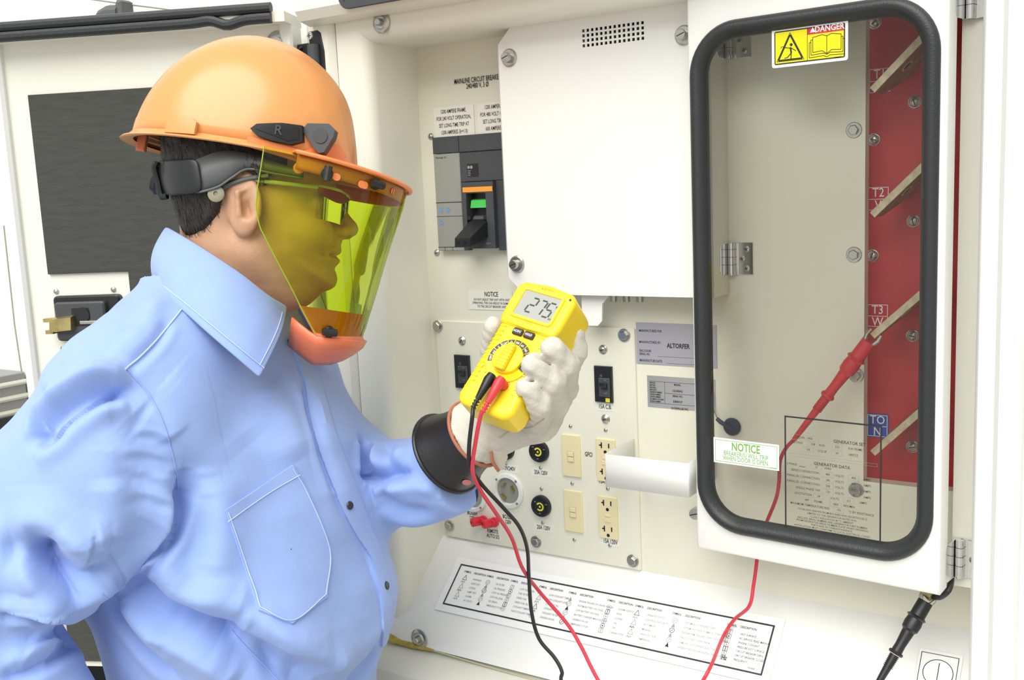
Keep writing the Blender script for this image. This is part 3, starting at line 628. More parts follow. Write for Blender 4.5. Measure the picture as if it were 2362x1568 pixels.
# gasket: rounded extrusion
sec = [(0, 0), (0, .003), (.004, .0075), (.010, .0098), (.016, .0088), (.021, .005), (.0235, .0005), (.0265, -.004), (.0265, -.010)]
G = []
for off, h in sec:
    off_ = off*GW/.0265; G.append([(*p, h) for p in rrect(wl0+off_, wr0-off_, wb0+off_, wt0-off_, max(RO-off_, .005), 12)])
MB().grid(G, closev=True).build('gasket', RUBBER, door, ang=60)
gl = MB(); gl.flat(rrect(wl0+GW*.7, wr0-GW*.7, wb0+GW*.7, wt0-GW*.7, RO-GW*.7, 12), -.003); pane = gl.build('window_pane', GLASS, door, smooth=False)
for py in (-5, 1290):
    k = W(2212, py, DPST+.010); p_ = DMI @ Vector((k[0], YB-DPST-.012, k[2])); hinge(door, Matrix.Translation((dw_+.0075, p_.y, p_.z)) @ Matrix.Rotation(-YAW, 4, 'Y'), .03, .050, .026)
# slotted latch knob beside the door
p = wallM(1603, 1185, .058); t = thing('door_latch_knob', 'slotted steel latch knob with washer left of the window door', 'knob', p)
MB().lathe([(.0165, -.050), (.0165, -.048), (.014, -.046), (0, -.046)], 26).build('washer', STEEL, t); MB().lathe([(.006, -.046), (.006, -.012), (.0085, -.010), (.0085, .002), (.0078, .003), (0, .003)], 20).build('stud', STEEL, t)
MB().box(-.0075, .0075, -.0007, .0007, .0028, .0034).build('slot', BLACK, t, Matrix.Rotation(.3, 4, 'Z'))

# stickers on the pane (flat print standing on the glass)
ZG = .0002
def gM(px, py): return fmat(WD(px, py, -.0025), DAX, (0, 0, 1))
def gsize(a, b_): return abs((WD(*b_)-WD(*a)) @ DAX)
def gh(a, b_): return abs(WD(*b_)[2]-WD(*a)[2])
# danger sticker
sw = gsize((1781, 120), (1957, 100)); sh = gh((1781, 68), (1781, 158)); t = thing('danger_sticker', 'yellow and red DANGER sticker with shock triangle and open book on the window', 'sticker', gM(1781, 158))
MB().prism(rrect(0, sw, 0, sh, .003, 4), 0, .0004).build('film', PAPER, t)
m_ = .0035; MB().prism(rrect(m_, sw-m_, m_, sh-m_, .002, 3), .0004, .0006).build('black_edge', INK, t)
MB().box(m_+.0015, sw*.475, m_+.0015, sh-m_-.0015, .0006, .0008).build('yellow_field', YEL, t)
MB().box(sw*.475+.0007, sw-m_-.0015, m_+.0015, sh*.74, .0006, .0008).build('yellow_field', YEL, t)
MB().box(sw*.475+.0007, sw-m_-.0015, sh*.74, sh-m_-.0015, .0006, .0008).build('red_field', DRED, t)
b = MB(); b.text('DANGER', sw*.765, sh*.845, .0072, .001, .92, .02); 
b.flat([(sw*.515, sh*.79), (sw*.585, sh*.79), (sw*.55, sh*.92)], .001); b.build('danger_lettering', WINK, t, smooth=False)
b = MB(); A = np.array([(sw*.07, sh*.15), (sw*.435, sh*.15), (sw*.25, sh*.86)])
for s_, th in ((1., .0006), (.88, .0018)):
    c_ = A.mean(0); P_ = c_+(A-c_)*s_
    for i in range(3): b.line(P_[i], P_[(i+1) % 3], th, .001)
mcx, mcy = sw*.255, sh*.36
for p_, q_, th in (((.0, .006), (.001, -.001), .0022), ((.0, .005), (-.008, .0065), .0009), ((.001, .005), (.007, .001), .0009), ((.001, -.001), (-.004, -.006), .0012), ((.001, -.001), (.0005, -.0085), .0012), ((-.004, -.006), (-.008, -.0065), .0009), ((-.011, .008), (-.006, .0062), .0006), ((-.013, .006), (-.011, .008), .0006)):
    b.line((mcx+p_[0], mcy+p_[1]), (mcx+q_[0], mcy+q_[1]), th, .001)
b.circ(mcx+.001, mcy+.009, .0019, .0019, .001, 12)
for k in range(3):      # open book pages
    x0 = sw*.55-.0022*k; x1 = sw*.915+.0022*k; y0 = sh*.22-.003*k; y1 = sh*.66-.0028*k; xm = (x0+x1)/2
    if k == 0: L = [((x0, y0+.003), (x0, y1)), ((x0, y1), (xm-.006, y1+.002)), ((xm-.006, y1+.002), (xm, y1)), ((xm, y1), (xm, y0)), ((xm, y1), (xm+.006, y1+.002)), ((xm+.006, y1+.002), (x1, y1)), ((x1, y1), (x1, y0+.003)), ((x0, y0+.003), (xm-.006, y0+.004)), ((xm-.006, y0+.004), (xm, y0)), ((xm, y0), (xm+.006, y0+.004)), ((xm+.006, y0+.004), (x1, y0+.003))]
    else: L = [((x0, y0+.003), (x0, y1)), ((x1, y1), (x1, y0+.003)), ((x0, y0+.003), (xm-.004, y0+.004)), ((xm-.004, y0+.004), (xm, y0+.002)), ((xm, y0+.002), (xm+.004, y0+.004)), ((xm+.004, y0+.004), (x1, y0+.003)), ((x0, y1), (x0+.002, y1)), ((x1-.002, y1), (x1, y1))]
    for p_, q_ in L: b.line(p_, q_, .0007, .001)
b.text('189-8947', sw*.87, sh*.09, .0022, .001, .8); b.build('pictograms', INK, t, smooth=False)
# notice sticker
sw = gsize((1646, 1030), (1797, 1050)); sh = gh((1797, 1022), (1797, 1082)); t = thing('notice_sticker', 'white NOTICE sticker with green lettering on the lower window', 'sticker', gM(1647, 1065))
MB().box(0, sw, 0, sh, 0, .0004).build('film', PAPER, t); MB().frame(.0025, sw-.0025, .0025, sh-.0025, .0006, .0006).build('border', GREENINK, t, smooth=False)
b = MB(); b.text('NOTICE', sw*.5, sh*.70, .0115, .0006, .72, .02); b.text('BREAKER(S) WILL TRIP', sw*.5, sh*.42, .0066, .0006, .72, .003); b.text('WHEN DOOR IS OPEN.', sw*.5, sh*.22, .0066, .0006, .72, .003); b.text('194-9138', sw*.91, sh*.075, .002, .0006, .8); b.build('lettering', GREENINK, t, smooth=False)
# generator data print
sw = gsize((1806, 1100), (2029, 1110)); sh = gh((1806, 957), (1811, 1219)); t = thing('generator_data_print', 'black framed GENERATOR DATA table printed on the lower window', 'print', gM(1811, 1219))
MB().frame(0, sw, 0, sh, .0021, .0003).build('border', INK, t, smooth=False)
b = MB(); q = MB(); rows = [(.815, [('B', 'XQ300 - 3456', .07, .36), ('T', 'GENERATOR SET', .68, .0043)]), (.768, [('T', 'RATING', .14, .0031), ('B', '338', .25, .36), ('T', 'KVA', .40, .0031), ('B', '270', .50, .61), ('T', 'KW PRIME', .74, .0031)]),
 (.717, [('B', '0.8', .2, .31), ('T', 'COS Ø', .40, .0031), ('B', '60', .50, .61), ('T', 'HERTZ', .72, .0031)]), (.605, [('T', 'GENERATOR DATA', .5, .0043)]), (.575, [('T', '3 PHASE', .08, .0031), ('B', '12', .28, .40), ('T', 'WIRE', .46, .0031)]),
 (.525, [('T', 'SERIES CONNECTION', .22, .0031), ('B', '480', .40, .52), ('T', 'VOLTS', .58, .0031), ('B', '406', .67, .78), ('T', 'AMPS', .86, .0031)]), (.475, [('T', 'PARALLEL CONNECTION', .20, .0031), ('B', '240', .40, .52), ('T', 'VOLTS', .58, .0031), ('B', '812', .67, .78), ('T', 'AMPS', .86, .0031)]),
 (.425, [('T', 'PARALLEL CONNECTION', .20, .0031), ('B', '208', .40, .52), ('T', 'VOLTS', .58, .0031), ('B', '937', .67, .78), ('T', 'AMPS', .86, .0031)]), (.375, [('T', 'SINGLE PHASE TAP', .25, .0031), ('B', '120', .40, .52), ('T', 'VOLTS', .58, .0031), ('B', '70', .67, .78), ('T', 'AMPS', .86, .0031)]),
 (.325, [('T', 'EXCITATION', .2, .0031), ('B', '34', .31, .42), ('T', 'VOLTS', .53, .0031), ('B', '6.3', .62, .73), ('T', 'AMPS', .82, .0031)]), (.277, [('B', '449', .19, .29), ('T', 'FRAME', .36, .0031), ('B', '1800', .48, .60), ('T', 'REV/MIN', .68, .0031)]),
 (.232, [('T', 'MAXIMUM TEMPERATURE RISE', .27, .0031), ('B', '105', .52, .63), ('T', '°C BY RESISTANCE', .8, .0031)]), (.190, [('T', 'TOTAL KVA DRAWN FROM BUS BARS AND RECEPTACLES IS', .5, .0027)]), (.163, [('T', 'LIMITED TO THE GENERATOR RATED KVA.', .5, .0027)]), (.137, [('T', 'CLASS F INSULATION 40 °C AMBIENT', .5, .0027)]),
 (.113, [('T', 'INCLUDE SERIAL NUMBER AND GENERATOR PART NUMBER', .5, .0027)]), (.090, [('T', 'FROM GENERATOR SERIAL NUMBER PLATE WHEN ORDERING', .5, .0027)]), (.066, [('T', 'PARTS AND IN CORRESPONDENCE.', .5, .0027)]), (.042, [('T', 'INSTALLATION MUST CONFORM TO LOCAL ELECTRICAL CODES.', .5, .0027)]), (.019, [('T', 'GENERATOR FRAME SHOULD BE GROUNDED.', .5, .0027)])]
for v, it in rows:
    y = v*sh+.0015
    for e in it:
        if e[0] == 'T': b.text(e[1], e[2]*sw, y, e[3], .0003, .92, .012 if e[3] > .004 else .004)
        else: b.text(e[1], (e[2]+e[3])/2*sw, y, .0030, .0003, .9, .006); q.frame(e[2]*sw, e[3]*sw, y-.0035, y+.0035, .0003, .0003)
q.frame(.05*sw, .96*sw, .625*sw*0+.655*sh, .680*sh, .0003, .0003); b.text('~', .19*sw, .575*sh, .006, .0003, 2.); b.text('190-4600 2', .92*sw, .0035, .0026, .0003, .8)
b.build('lettering', INK, t, smooth=False); q.build('field_boxes', mat('thin_box_ink', (.22, .22, .2), .6), t, smooth=False)

# ================================================================== inside: bolts, terminal labels, bus bars, grommet
DR = -.045
for px, py in ((1970, 300), (1970, 587), (1975, 865), (1975, 1130)):
    o = hex_bolt(wall_back, 0, 0, .0072); o.matrix_local = wallM(px, py)
for px, py in ((2018, 52), (2110, 235), (2016, 322), (2107, 510), (2013, 589), (2105, 774), (2105, 1030)):
    o = dome_screw(red, 0, 0, .0072); o.matrix_local = wallM(px, py, DR)
def tlabel(px, py, a, c, m, nm):
    t = thing('terminal_label', nm, 'label', wallM(px, py, DR), 'terminal labels on the red board'); w_ = .030; h_ = .034
    MB().box(0, w_, -h_, 0, 0, .0006).build('film', m, t); b = MB(); b.frame(.0015, w_-.0015, -h_+.0015, -.0015, .0008, .0009); b.line((.0015, -h_*.52), (w_-.0015, -h_*.52), .0008, .0009); b.build('border', WINK, t, smooth=False); b = MB()
    b.text(a, w_/2, -h_*.27, .0125, .0009, .85, .004); b.text(c, w_/2, -h_*.76, .0125, .0009, .85, .004); b.build('lettering', WINK, t, smooth=False)
tlabel(2003, 158, 'T1', 'U', LRED, 'red terminal label T1 beside the topmost bus bar'); tlabel(2000, 430, 'T2', 'V', LRED, 'red terminal label T2 over V'); tlabel(1999, 699, 'T3', 'W', LRED, 'red terminal label T3 over W'); tlabel(1999, 952, 'TO', 'N', LBLUE, 'blue terminal label TO over N')
DBF = .050                                              # front edge of the bus bars
for (px, py, qx, qy, lb) in ((2012, 208, 2122, 92, 'tarnished diagonal bus bar beside terminal label T1'), (2012, 496, 2122, 390, 'tarnished diagonal bus bar beside terminal label T2'), (2012, 775, 2122, 680, 'tarnished diagonal bus bar beside terminal label T3, gripped by the red clip'), (2013, 1045, 2122, 950, 'tarnished diagonal bus bar beside the blue terminal label TO')):
    p = W(px, py, DBF); q = W(qx, qy, DBF); d = _n(q-p); t = thing('bus_bar', lb, 'bus bar', fmat(p, d, np.cross([0, -1, 0], d)), 'diagonal bus bars on the red board')
    L = .092; T = .0085; dep = DBF-DR-.004
    # local: x along, y up-left normal in plane, z outward
    sh_ = [(0, 0), (L, 0), (L, -dep), (.030, -dep), (.0, -dep*.50)]
    b = MB(); b.hexa([(x, -T/2, z) for x, z in sh_], [(x, T/2, z) for x, z in sh_]); o = b.build('bar', BUSBAR, t)
    MB().box(.0, L, -T/2-.0002, T/2+.0002, -.0012, .0006, .0004).build('front_edge', BUSEDGE, t)
    for hx in (.045, .085):
        MB().lathe([(.0085, 0), (.0085, .0006), (.006, .0006), (.006, 0)], 18, (hx, -T/2, -dep*.33), (0, -1, 0)).build('hole_rim', BUSEDGE, t)
        MB().lathe([(.006, 0), (.006, .0005)], 18, (hx, -T/2, -dep*.33), (0, -1, 0)).build('bolt_hole', mat('hole_dark', (.004, .004, .004), .8), t)
NAVY = mat('navy_grommet_rubber', (.02, .03, .07), .5)
t = thing('tethered_plug', 'dark blue round rubber plug on a thin cord behind the window', 'plug', wallM(1690, 983))
MB().lathe([(.0, 0), (.0125, 0), (.0135, .003), (.012, .006), (.004, .0075), (0, .0075)], 22).build('disc', NAVY, t)
MB().tube([(0, 0, .006), (-.006, .003, .011), (-.014, .008, .012), (-.02, .012, .011)], [.003, .0032, .0035, .003], 8).build('neck', NAVY, t)
MB().tube(spline([(-.019, .012, .011), (-.024, .022, .01), (-.029, .034, .008), (-.03, .05, .006)], 6), .0011, 6).build('cord', mat('brown_cord', (.35, .24, .15), .7), t)
t = thing('ground_cable', 'black cable looping under the corner of the window door to a brass ground stud', 'cable', wallM(2160, 1372, .06))
IM = (wallM(2160, 1372, .06)).inverted()
def gl_(px, py, D): return IM @ Vector(W(px, py, D).tolist())
MB().tube(spline([gl_(2192, 1300, .05), gl_(2193, 1340, .065), gl_(2186, 1362, .08), gl_(2168, 1376, .075), gl_(2150, 1373, .065), gl_(2140, 1362, .06)], 8), .0042, 10).build('cable', RUBBER, t)
MB().tube([gl_(2128, 1352, .06), gl_(2152, 1376, .068)], .0075, 12).build('ground_stud', BRASS, t)
# ================================================================== open door at the left with acoustic foam
ddir = ray(-15300, 1185); ddir[2] = 0; ddir = _n(-ddir)           # along the door, pointing to its hinge edge
dn_ = _n(np.cross(ddir, [0, 0, 1]));  dn_ = dn_ if dn_ @ (-_fwd) > 0 else -dn_
HP = W(692, 300, DF+.02)                                         # hinge edge stands just in front of the outer wall
def LD(px, py, off=0.): return onplane(px, py, HP+dn_*off, dn_)
LM = fmat(HP*np.array([1, 1, 0])+np.array([0, 0, LD(670, 100)[2]]), ddir, (0, 0, 1)); LMI = LM.inverted()
def lu(px, py, off=0.): p = LMI @ Vector(LD(px, py, off).tolist()); return p.x, p.y
ld = thing('enclosure_door', 'open white enclosure door lined with dark foam behind the man', 'door', LM)
l0 = lu(20, 480)[0]; r0 = 0.; ztop = lu(330, 66)[1]; zbot = lu(225, 1536)[1]; rx = lu(662, 300)[0]
b = MB(); b.box(l0+.012, rx, zbot, ztop, -.035, 0); b.build('inner_skin', WHITE, ld)
b = MB(); b.box(rx, 0, zbot, ztop+.004, -.04, .006, .004); b.build('hinge_rail', BWHITE, ld)
b = MB(); b.box(l0, l0+.022, zbot, ztop, -.04, .012, .005); b.build('edge_rail', BWHITE, ld)
b = MB(); b.box(l0, 0, ztop-.010, ztop+.006, -.045, .035); b.build('top_flange', WHITE, ld)
for k, (dy, dz) in enumerate(((.012, .036), (-.004, .038))):
    pts = [(x, ztop+dy+(-.007*math.exp(-((x-lu(545, 50)[0])/.02)**2)+.003*math.exp(-((x-lu(510, 50)[0])/.02)**2))*(k == 1), dz) for x in np.linspace(l0, rx+.002, 60)]
    MB().tube(pts, .0085, 10).build('rubber_seal', RUBBER, ld)
# foam with a notch for the latch
f = [lu(66, 220), lu(116, 632), lu(299, 627), lu(312, 760)]
fx0 = (f[0][0]+f[1][0])/2; fz1 = f[0][1]; fzn = f[1][1]; fxn = f[2][0]; fz0 = lu(225, 1522)[1]; fx1 = rx-.03
MB().prism([(fx0, fzn), (fxn, fzn), (fxn, lu(330, 950)[1]), (l0+.022, lu(330, 950)[1]), (l0+.022, fz0), (fx1, fz0), (fx1, fz1), (fx0, fz1)], 0, .006, .001).build('acoustic_foam', FOAM, ld)
# paddle latch
a = lu(119, 690, .02); c = lu(277, 785, .02)
la = MB().prism(rrect(a[0]-.004, c[0]+.002, c[1], a[1]+.004, .008, 4), 0, .012, .003).build('latch_case', BLACK, ld)
aw, ah = c[0]-a[0], a[1]-c[1]
MB().prism(rrect(a[0]+.003, c[0]-.022, c[1]+.004, a[1]-.006, .006, 4), .012, .022, .003).build('latch_cover', DGREY, la)
MB().box(a[0]+aw*.30, a[0]+aw*.58, c[1]+ah*.36, c[1]+ah*.78, .0215, .0222).build('latch_cutout', BLACK, la)
MB().cyl(.013, .0215, .024, (a[0]+aw*.47, c[1]+ah*.62, 0), 20).build('latch_cam', BLACK, la)
MB().box(a[0]+aw*.42, a[0]+aw*.70, c[1]+ah*.40, c[1]+ah*.48, .022, .025, .001).build('latch_bar', STEEL, la)
bt = lu(140, 748, .03); b = MB(); b.hexa([(bt[0]-.018, bt[1]-.016, .014), (bt[0]+.022, bt[1]-.012, .014), (bt[0]+.022, bt[1]+.016, .014), (bt[0]-.018, bt[1]+.012, .014)], [(bt[0]-.02, bt[1]-.013, .034), (bt[0]+.020, bt[1]-.010, .034), (bt[0]+.022, bt[1]+.012, .034), (bt[0]-.018, bt[1]+.009, .034)])
b.box(bt[0]-.032, bt[0]-.016, bt[1]+.004, bt[1]+.0105, .016, .03); b.box(bt[0]-.030, bt[0]-.016, bt[1]-.0165, bt[1]-.010, .016, .03); b.build('latch_bolt', BRASS, la)
for px, py in ((130, 672), (262, 667), (146, 803)):
    u, v = lu(px, py); MB().lathe([(.005, 0), (.0045, .002), (0, .0035)], 12).build('rivet', STEEL, ld, Matrix.Translation((u, v, 0)))
u, v = lu(642, 100); MB().lathe([(.020, 0), (.020, .002), (.018, .003), (.010, .003), (.009, .009), (0, .009)], 24).build('washer_bolt', STEEL, ld, Matrix.Translation((u, v, 0)))
# black plastic hinge between this door and the pillar
hm = W(733, 120, DF+.004); t = thing('strap_hinge', 'black ribbed plastic hinge above the hard hat, beside the cream pillar', 'hinge', fmat(hm, (1, 0, 0), (0, 0, 1)))
def hl(px, py): p = t.matrix_world.inverted() @ Vector(W(px, py, DF+.004).tolist()); return p.x, p.y
t_x = lambda px: hl(px, 120)[0]; t_z = lambda py: hl(735, py)[1]
MB().prism([(t_x(716), t_z(200)), (t_x(752), t_z(200)), (t_x(752), t_z(120)), (t_x(746), t_z(76)), (t_x(738), t_z(68)), (t_x(716), t_z(69))], -.05, .004, .003).build('fixed_leaf', BLACK, t)
MB().box(t_x(680), t_x(722), t_z(200), t_z(95), -.02, .001, .002).build('door_leaf', BLACK, t)
for k in range(4): MB().tube([(t_x(683), t_z(112+17*k), .003), (t_x(700), t_z(103+17*k), .003)], .0022, 6).build('rib', DGREY, t)
MB().tube([(t_x(730), t_z(103), .006), (t_x(730), t_z(200), .006)], .0105, 14).build('knuckle', DGREY, t)
s = MB().lathe([(.0062, 0), (.0055, .002), (0, .003)], 16).build('screw', mat('bright_screw', (.75, .74, .66), .3, .8), t, Matrix.Translation((t_x(722), t_z(81), .004)))
MB().box(-.0035, .0035, -.0005, .0005, .0022, .0032).box(-.0005, .0005, -.0035, .0035, .0022, .0032).build('cross_slot', BLACK, s)
# black catch on the outer wall above the door
t = thing('wall_catch', 'small grey catch on the white outer wall above the open door', 'catch', wallM(285, 36, DF-.05)); GC = mat('worn_grey_plastic', (.10, .105, .10), .6)
MB().prism([(.012, -.035), (.03, -.035), (.03, .02), (.02, .025), (.012, .012)], 0, .03, .004).build('bracket', GC, t)
MB().tube([(-.04, .0, .018), (-.01, .002, .02), (.02, 0, .02)], [.014, .017, .015], 10).build('pawl', GC, t)
b = MB(); b.tube([W(195, -4, DF-.0495), W(290, 9, DF-.0495), W(480, 33, DF-.0495), W(600, 46, DF-.0495)], .0012, 5); o = b.build('panel_seam', mat('seam_shadow', (.35, .35, .3), .8), wl)
b = MB(); b.tube([W(9, 520, DF-.0495), W(34, 750, DF-.0495), W(50, 856, DF-.0495)], .002, 5); b.build('panel_seam', MATS['seam_shadow'], wl)
# ================================================================== organic shapes: distance fields -> mesh (camera metric coordinates, then world)
class Field:
    def __init__(s, lo, hi, vox):
        s.lo = np.array(lo, np.float32); s.vox = vox; n = np.ceil((np.array(hi)-np.array(lo))/vox).astype(int)+1; s.n = n
        ax = [(s.lo[i]+np.arange(n[i])*vox).astype(np.float32) for i in range(3)]
        s.X, s.Y, s.Z = ax[0][:, None, None], ax[1][None, :, None], ax[2][None, None, :]
        s.F = np.full(tuple(n), 1., np.float32)
    def union(s, d, k=.0):
        if k <= 0: s.F = np.minimum(s.F, d)
        else: h = np.maximum(k-np.abs(s.F-d), 0)/k; s.F = np.minimum(s.F, d)-h*h*k*.25
        return s
    def cut(s, d, k=.0):
        if k <= 0: s.F = np.maximum(s.F, -d)
        else: h = np.maximum(k-np.abs(s.F+d), 0)/k; s.F = np.maximum(s.F, -d)+h*h*k*.25
        return s
    def cone(s, a, b, r1, r2, flat=None):
        a = np.asarray(a, np.float32); b = np.asarray(b, np.float32); ba = b-a; L2 = float(ba@ba)
        px, py, pz = s.X-a[0], s.Y-a[1], s.Z-a[2]
        t = np.clip((px*ba[0]+py*ba[1]+pz*ba[2])/L2, 0, 1)
        return np.sqrt((px-t*ba[0])**2+(py-t*ba[1])**2+(pz-t*ba[2])**2)-(r1+(r2-r1)*t)
    def ell(s, c, r, R=None):
        px, py, pz = s.X-c[0], s.Y-c[1], s.Z-c[2]
        if R is None: q = np.sqrt((px/r[0])**2+(py/r[1])**2+(pz/r[2])**2)
        else:
            R = np.asarray(R, np.float32); q = np.sqrt(sum(((px*R[i][0]+py*R[i][1]+pz*R[i][2])/r[i])**2 for i in range(3)))
        return (q-1)*min(r)
    def mesh(s, smooth=0):
        F = s.F; S = F < 0; a, b, c = F.shape
        acc = np.zeros((a-1, b-1, c-1, 3), np.float32); cnt = np.zeros((a-1, b-1, c-1), np.float32)
        cor = [(i, j, k) for i in (0, 1) for j in (0, 1) for k in (0, 1)]
        sl = lambda o: (slice(o[0], a-1+o[0]), slice(o[1], b-1+o[1]), slice(o[2], c-1+o[2]))
        for p in cor:
            for ax in range(3):
                if p[ax]: continue
                q = list(p); q[ax] = 1; m = S[sl(p)] != S[sl(q)]
                idx = np.nonzero(m); f0 = F[sl(p)][idx]; f1 = F[sl(q)][idx]; t = f0/(f0-f1)
                v = np.tile(np.array(p, np.float32), (len(t), 1)); v[:, ax] += t; acc[idx] += v; cnt[idx] += 1
        idx = np.nonzero(cnt); vid = np.full(cnt.shape, -1, np.int64); vid[idx] = np.arange(len(idx[0]))
        V = (np.stack(idx, -1)+acc[idx]/cnt[idx][:, None])*s.vox+s.lo; faces = []
        for ax in range(3):
            o = [0, 0, 0]; o[ax] = 1; A = S[:a-o[0], :b-o[1], :c-o[2]]; B = S[o[0]:, o[1]:, o[2]:]
            e = np.nonzero(A != B); e = np.stack(e, -1); u, w = (ax+1) % 3, (ax+2) % 3
            ok = (e[:, u] > 0) & (e[:, w] > 0) & (e[:, u] < F.shape[u]-1) & (e[:, w] < F.shape[w]-1); e = e[ok]; q = []
            for du_, dw2 in ((-1, -1), (0, -1), (0, 0), (-1, 0)):
                g = e.copy(); g[:, u] += du_; g[:, w] += dw2; q.append(vid[g[:, 0], g[:, 1], g[:, 2]])
            q = np.stack(q, -1); flip = ~S[e[:, 0], e[:, 1], e[:, 2]]; q[flip] = q[flip][:, ::-1]; faces.append(q)
        Q = np.concatenate(faces); Q = Q[(Q >= 0).all(1)]
        for _ in range(smooth):
            A2 = np.zeros_like(V); n2 = np.zeros(len(V))
            for i in range(4):
                j = Q[:, (i+1) % 4]; np.add.at(A2, Q[:, i], V[j]); np.add.at(n2, Q[:, i], 1); np.add.at(A2, j, V[Q[:, i]]); np.add.at(n2, j, 1)
            V = V*.5+.5*A2/n2[:, None]
        return V, Q
def np_mesh(name, V, Q, m, parent=None, world=True):
    P = c2w(V) if world else V
    Q = Q[:, ::-1] if world else Q          # camera metric frame is left-handed
    me = bpy.data.meshes.new(name); me.vertices.add(len(P)); me.vertices.foreach_set('co', P.astype(np.float32).ravel())
    me.loops.add(Q.size); me.loops.foreach_set('vertex_index', Q.ravel().astype(np.int32)); me.polygons.add(len(Q))
    me.polygons.foreach_set('loop_start', np.arange(0, Q.size, Q.shape[1], dtype=np.int32)); me.update(); me.validate()
    me.polygons.foreach_set('use_smooth', [True]*len(me.polygons)); me.materials.append(m)
    o = bpy.data.objects.new(name, me); COL.objects.link(o)
    if parent is not None: o.parent = parent; o.matrix_parent_inverse = parent.matrix_world.inverted()
    return o
def put(mb, name, m, parent, ang=40):     # world-coordinate mesh under a parent empty
    o = mb.build(name, m, None, ang=ang); o.parent = parent; o.matrix_parent_inverse = parent.matrix_world.inverted(); return o

SKIN = mat('skin', (.60, .355, .215), .5, var=0, col2=(.50, .275, .165), vscale=22, bump=.18, bscale=420)
try:
    _b = SKIN.node_tree.nodes['Principled BSDF']; _b.inputs['Subsurface Weight'].default_value = .12; _b.inputs['Subsurface Radius'].default_value = (.012, .005, .003); _b.inputs['Subsurface Scale'].default_value = .5
except Exception: pass
HAIR = mat('dark_brown_hair', (.030, .020, .014), .42, col2=(.012, .008, .006), vscale=90, bump=.6, bscale=700)
SHIRT = mat('light_blue_cotton', (.30, .43, .80), .85, var=.05, vscale=30, bump=.12, bscale=1500, sheen=.25)
STITCH = mat('pale_blue_thread', (.50, .62, .90), .8)
BUTTON = mat('dark_shirt_button', (.03, .03, .035), .3)
HATM = mat('orange_hat_shell', (.76, .33, .105), .30, var=.04, vscale=4, coat=.15)
HATM2 = mat('orange_bracket_plastic', (.86, .25, .07), .4)
CHINM = mat('orange_chin_plastic', (.74, .185, .085), .35)
VISOR = clear_mat('yellow_green_visor', (.80, .91, .145), .028, .05)
VEDGE = mat('visor_edge', (.30, .42, .02), .3)
DHEAD = 1.36
# ------------------------------------------------------------------ the man
feet = K(540, 1000, 1.40); person = thing('person', 'man in a light blue work shirt standing in profile before the open generator panel', 'person', Matrix.Translation((feet[0], feet[1], 0)))
def hp(px, py, dz=0.): p = C3(px, py, DHEAD); p[2] += dz; return p
# head and neck
lo = np.minimum(hp(360, 800), hp(360, 300)); hi = np.maximum(hp(845, 300), hp(845, 800))
hd = Field((hp(340, 0)[0], hp(0, 860)[1], DHEAD-.125), (hp(850, 0)[0], hp(0, 215)[1], DHEAD+.125), .0024)
prof = [(760, 320), (772, 380), (774, 430), (776, 462), (782, 478), (779, 496), (782, 520), (786, 540), (786, 553), (785, 566), (787, 577), (784, 586), (776, 590), (784, 596), (783, 604), (775, 613), (770, 619), (775, 630), (778, 645), (773, 660), (760, 669), (742, 671), (715, 676), (690, 694), (640, 720), (560, 700), (500, 600), (440, 545), (412, 480), (392, 400), (388, 330), (430, 250), (520, 205), (640, 215), (720, 255)]
P2 = np.array([hp(x, y)[:2] for x, y in prof])
gx, gy = hd.X[:, 0, 0], hd.Y[0, :, 0]; GX, GY = np.meshgrid(gx, gy, indexing='ij'); dist = np.full(GX.shape, 9.); ins = np.zeros(GX.shape, bool)
for i in range(len(P2)):
    a, c = P2[i-1], P2[i]; e = c-a; t = np.clip(((GX-a[0])*e[0]+(GY-a[1])*e[1])/(e@e), 0, 1); dist = np.minimum(dist, np.hypot(GX-a[0]-t*e[0], GY-a[1]-t*e[1]))
    cond = (a[1] > GY) != (c[1] > GY); xi = (c[0]-a[0])*(GY-a[1])/np.where(abs(c[1]-a[1]) < 1e-9, 1e-9, c[1]-a[1])+a[0]; ins ^= cond & (GX < xi)
dep = np.where(ins, dist, -dist)
pyy = CY-GY/DHEAD*FPX
Wd = np.interp(pyy, [205, 330, 430, 520, 590, 660, 720], [.074, .078, .076, .071, .062, .046, .045]); Rr = .072
q = np.maximum(1-dep/Rr, 0)
for it in range(1): pass
Zc = hd.Z-DHEAD
hd.F = ((np.sqrt((Zc/Wd[:, :, None])**2+(q**1.0)[:, :, None]**2)-1)*.05).astype(np.float32)
hd.F *= 1.0
nk0, nk1 = hp(560, 610), hp(500, 800)
hd.union(hd.cone(nk0, nk1, .058, .070), .03)
hd.union(hd.cone(hp(520, 560), hp(470, 760), .050, .062), .03)
hd.union(hd.cone(hp(690, 668), hp(600, 590, -.05), .010, .016), .03)       # jaw line, both sides
hd.union(hd.cone(hp(690, 668), hp(600, 590, .05), .010, .016), .03)
hd.union(hd.cone(hp(778, 478), hp(806, 520), .0065, .0085), .010)          # nose bridge
hd.union(hd.ell(hp(808, 530), (.0105, .0095, .011)), .006)
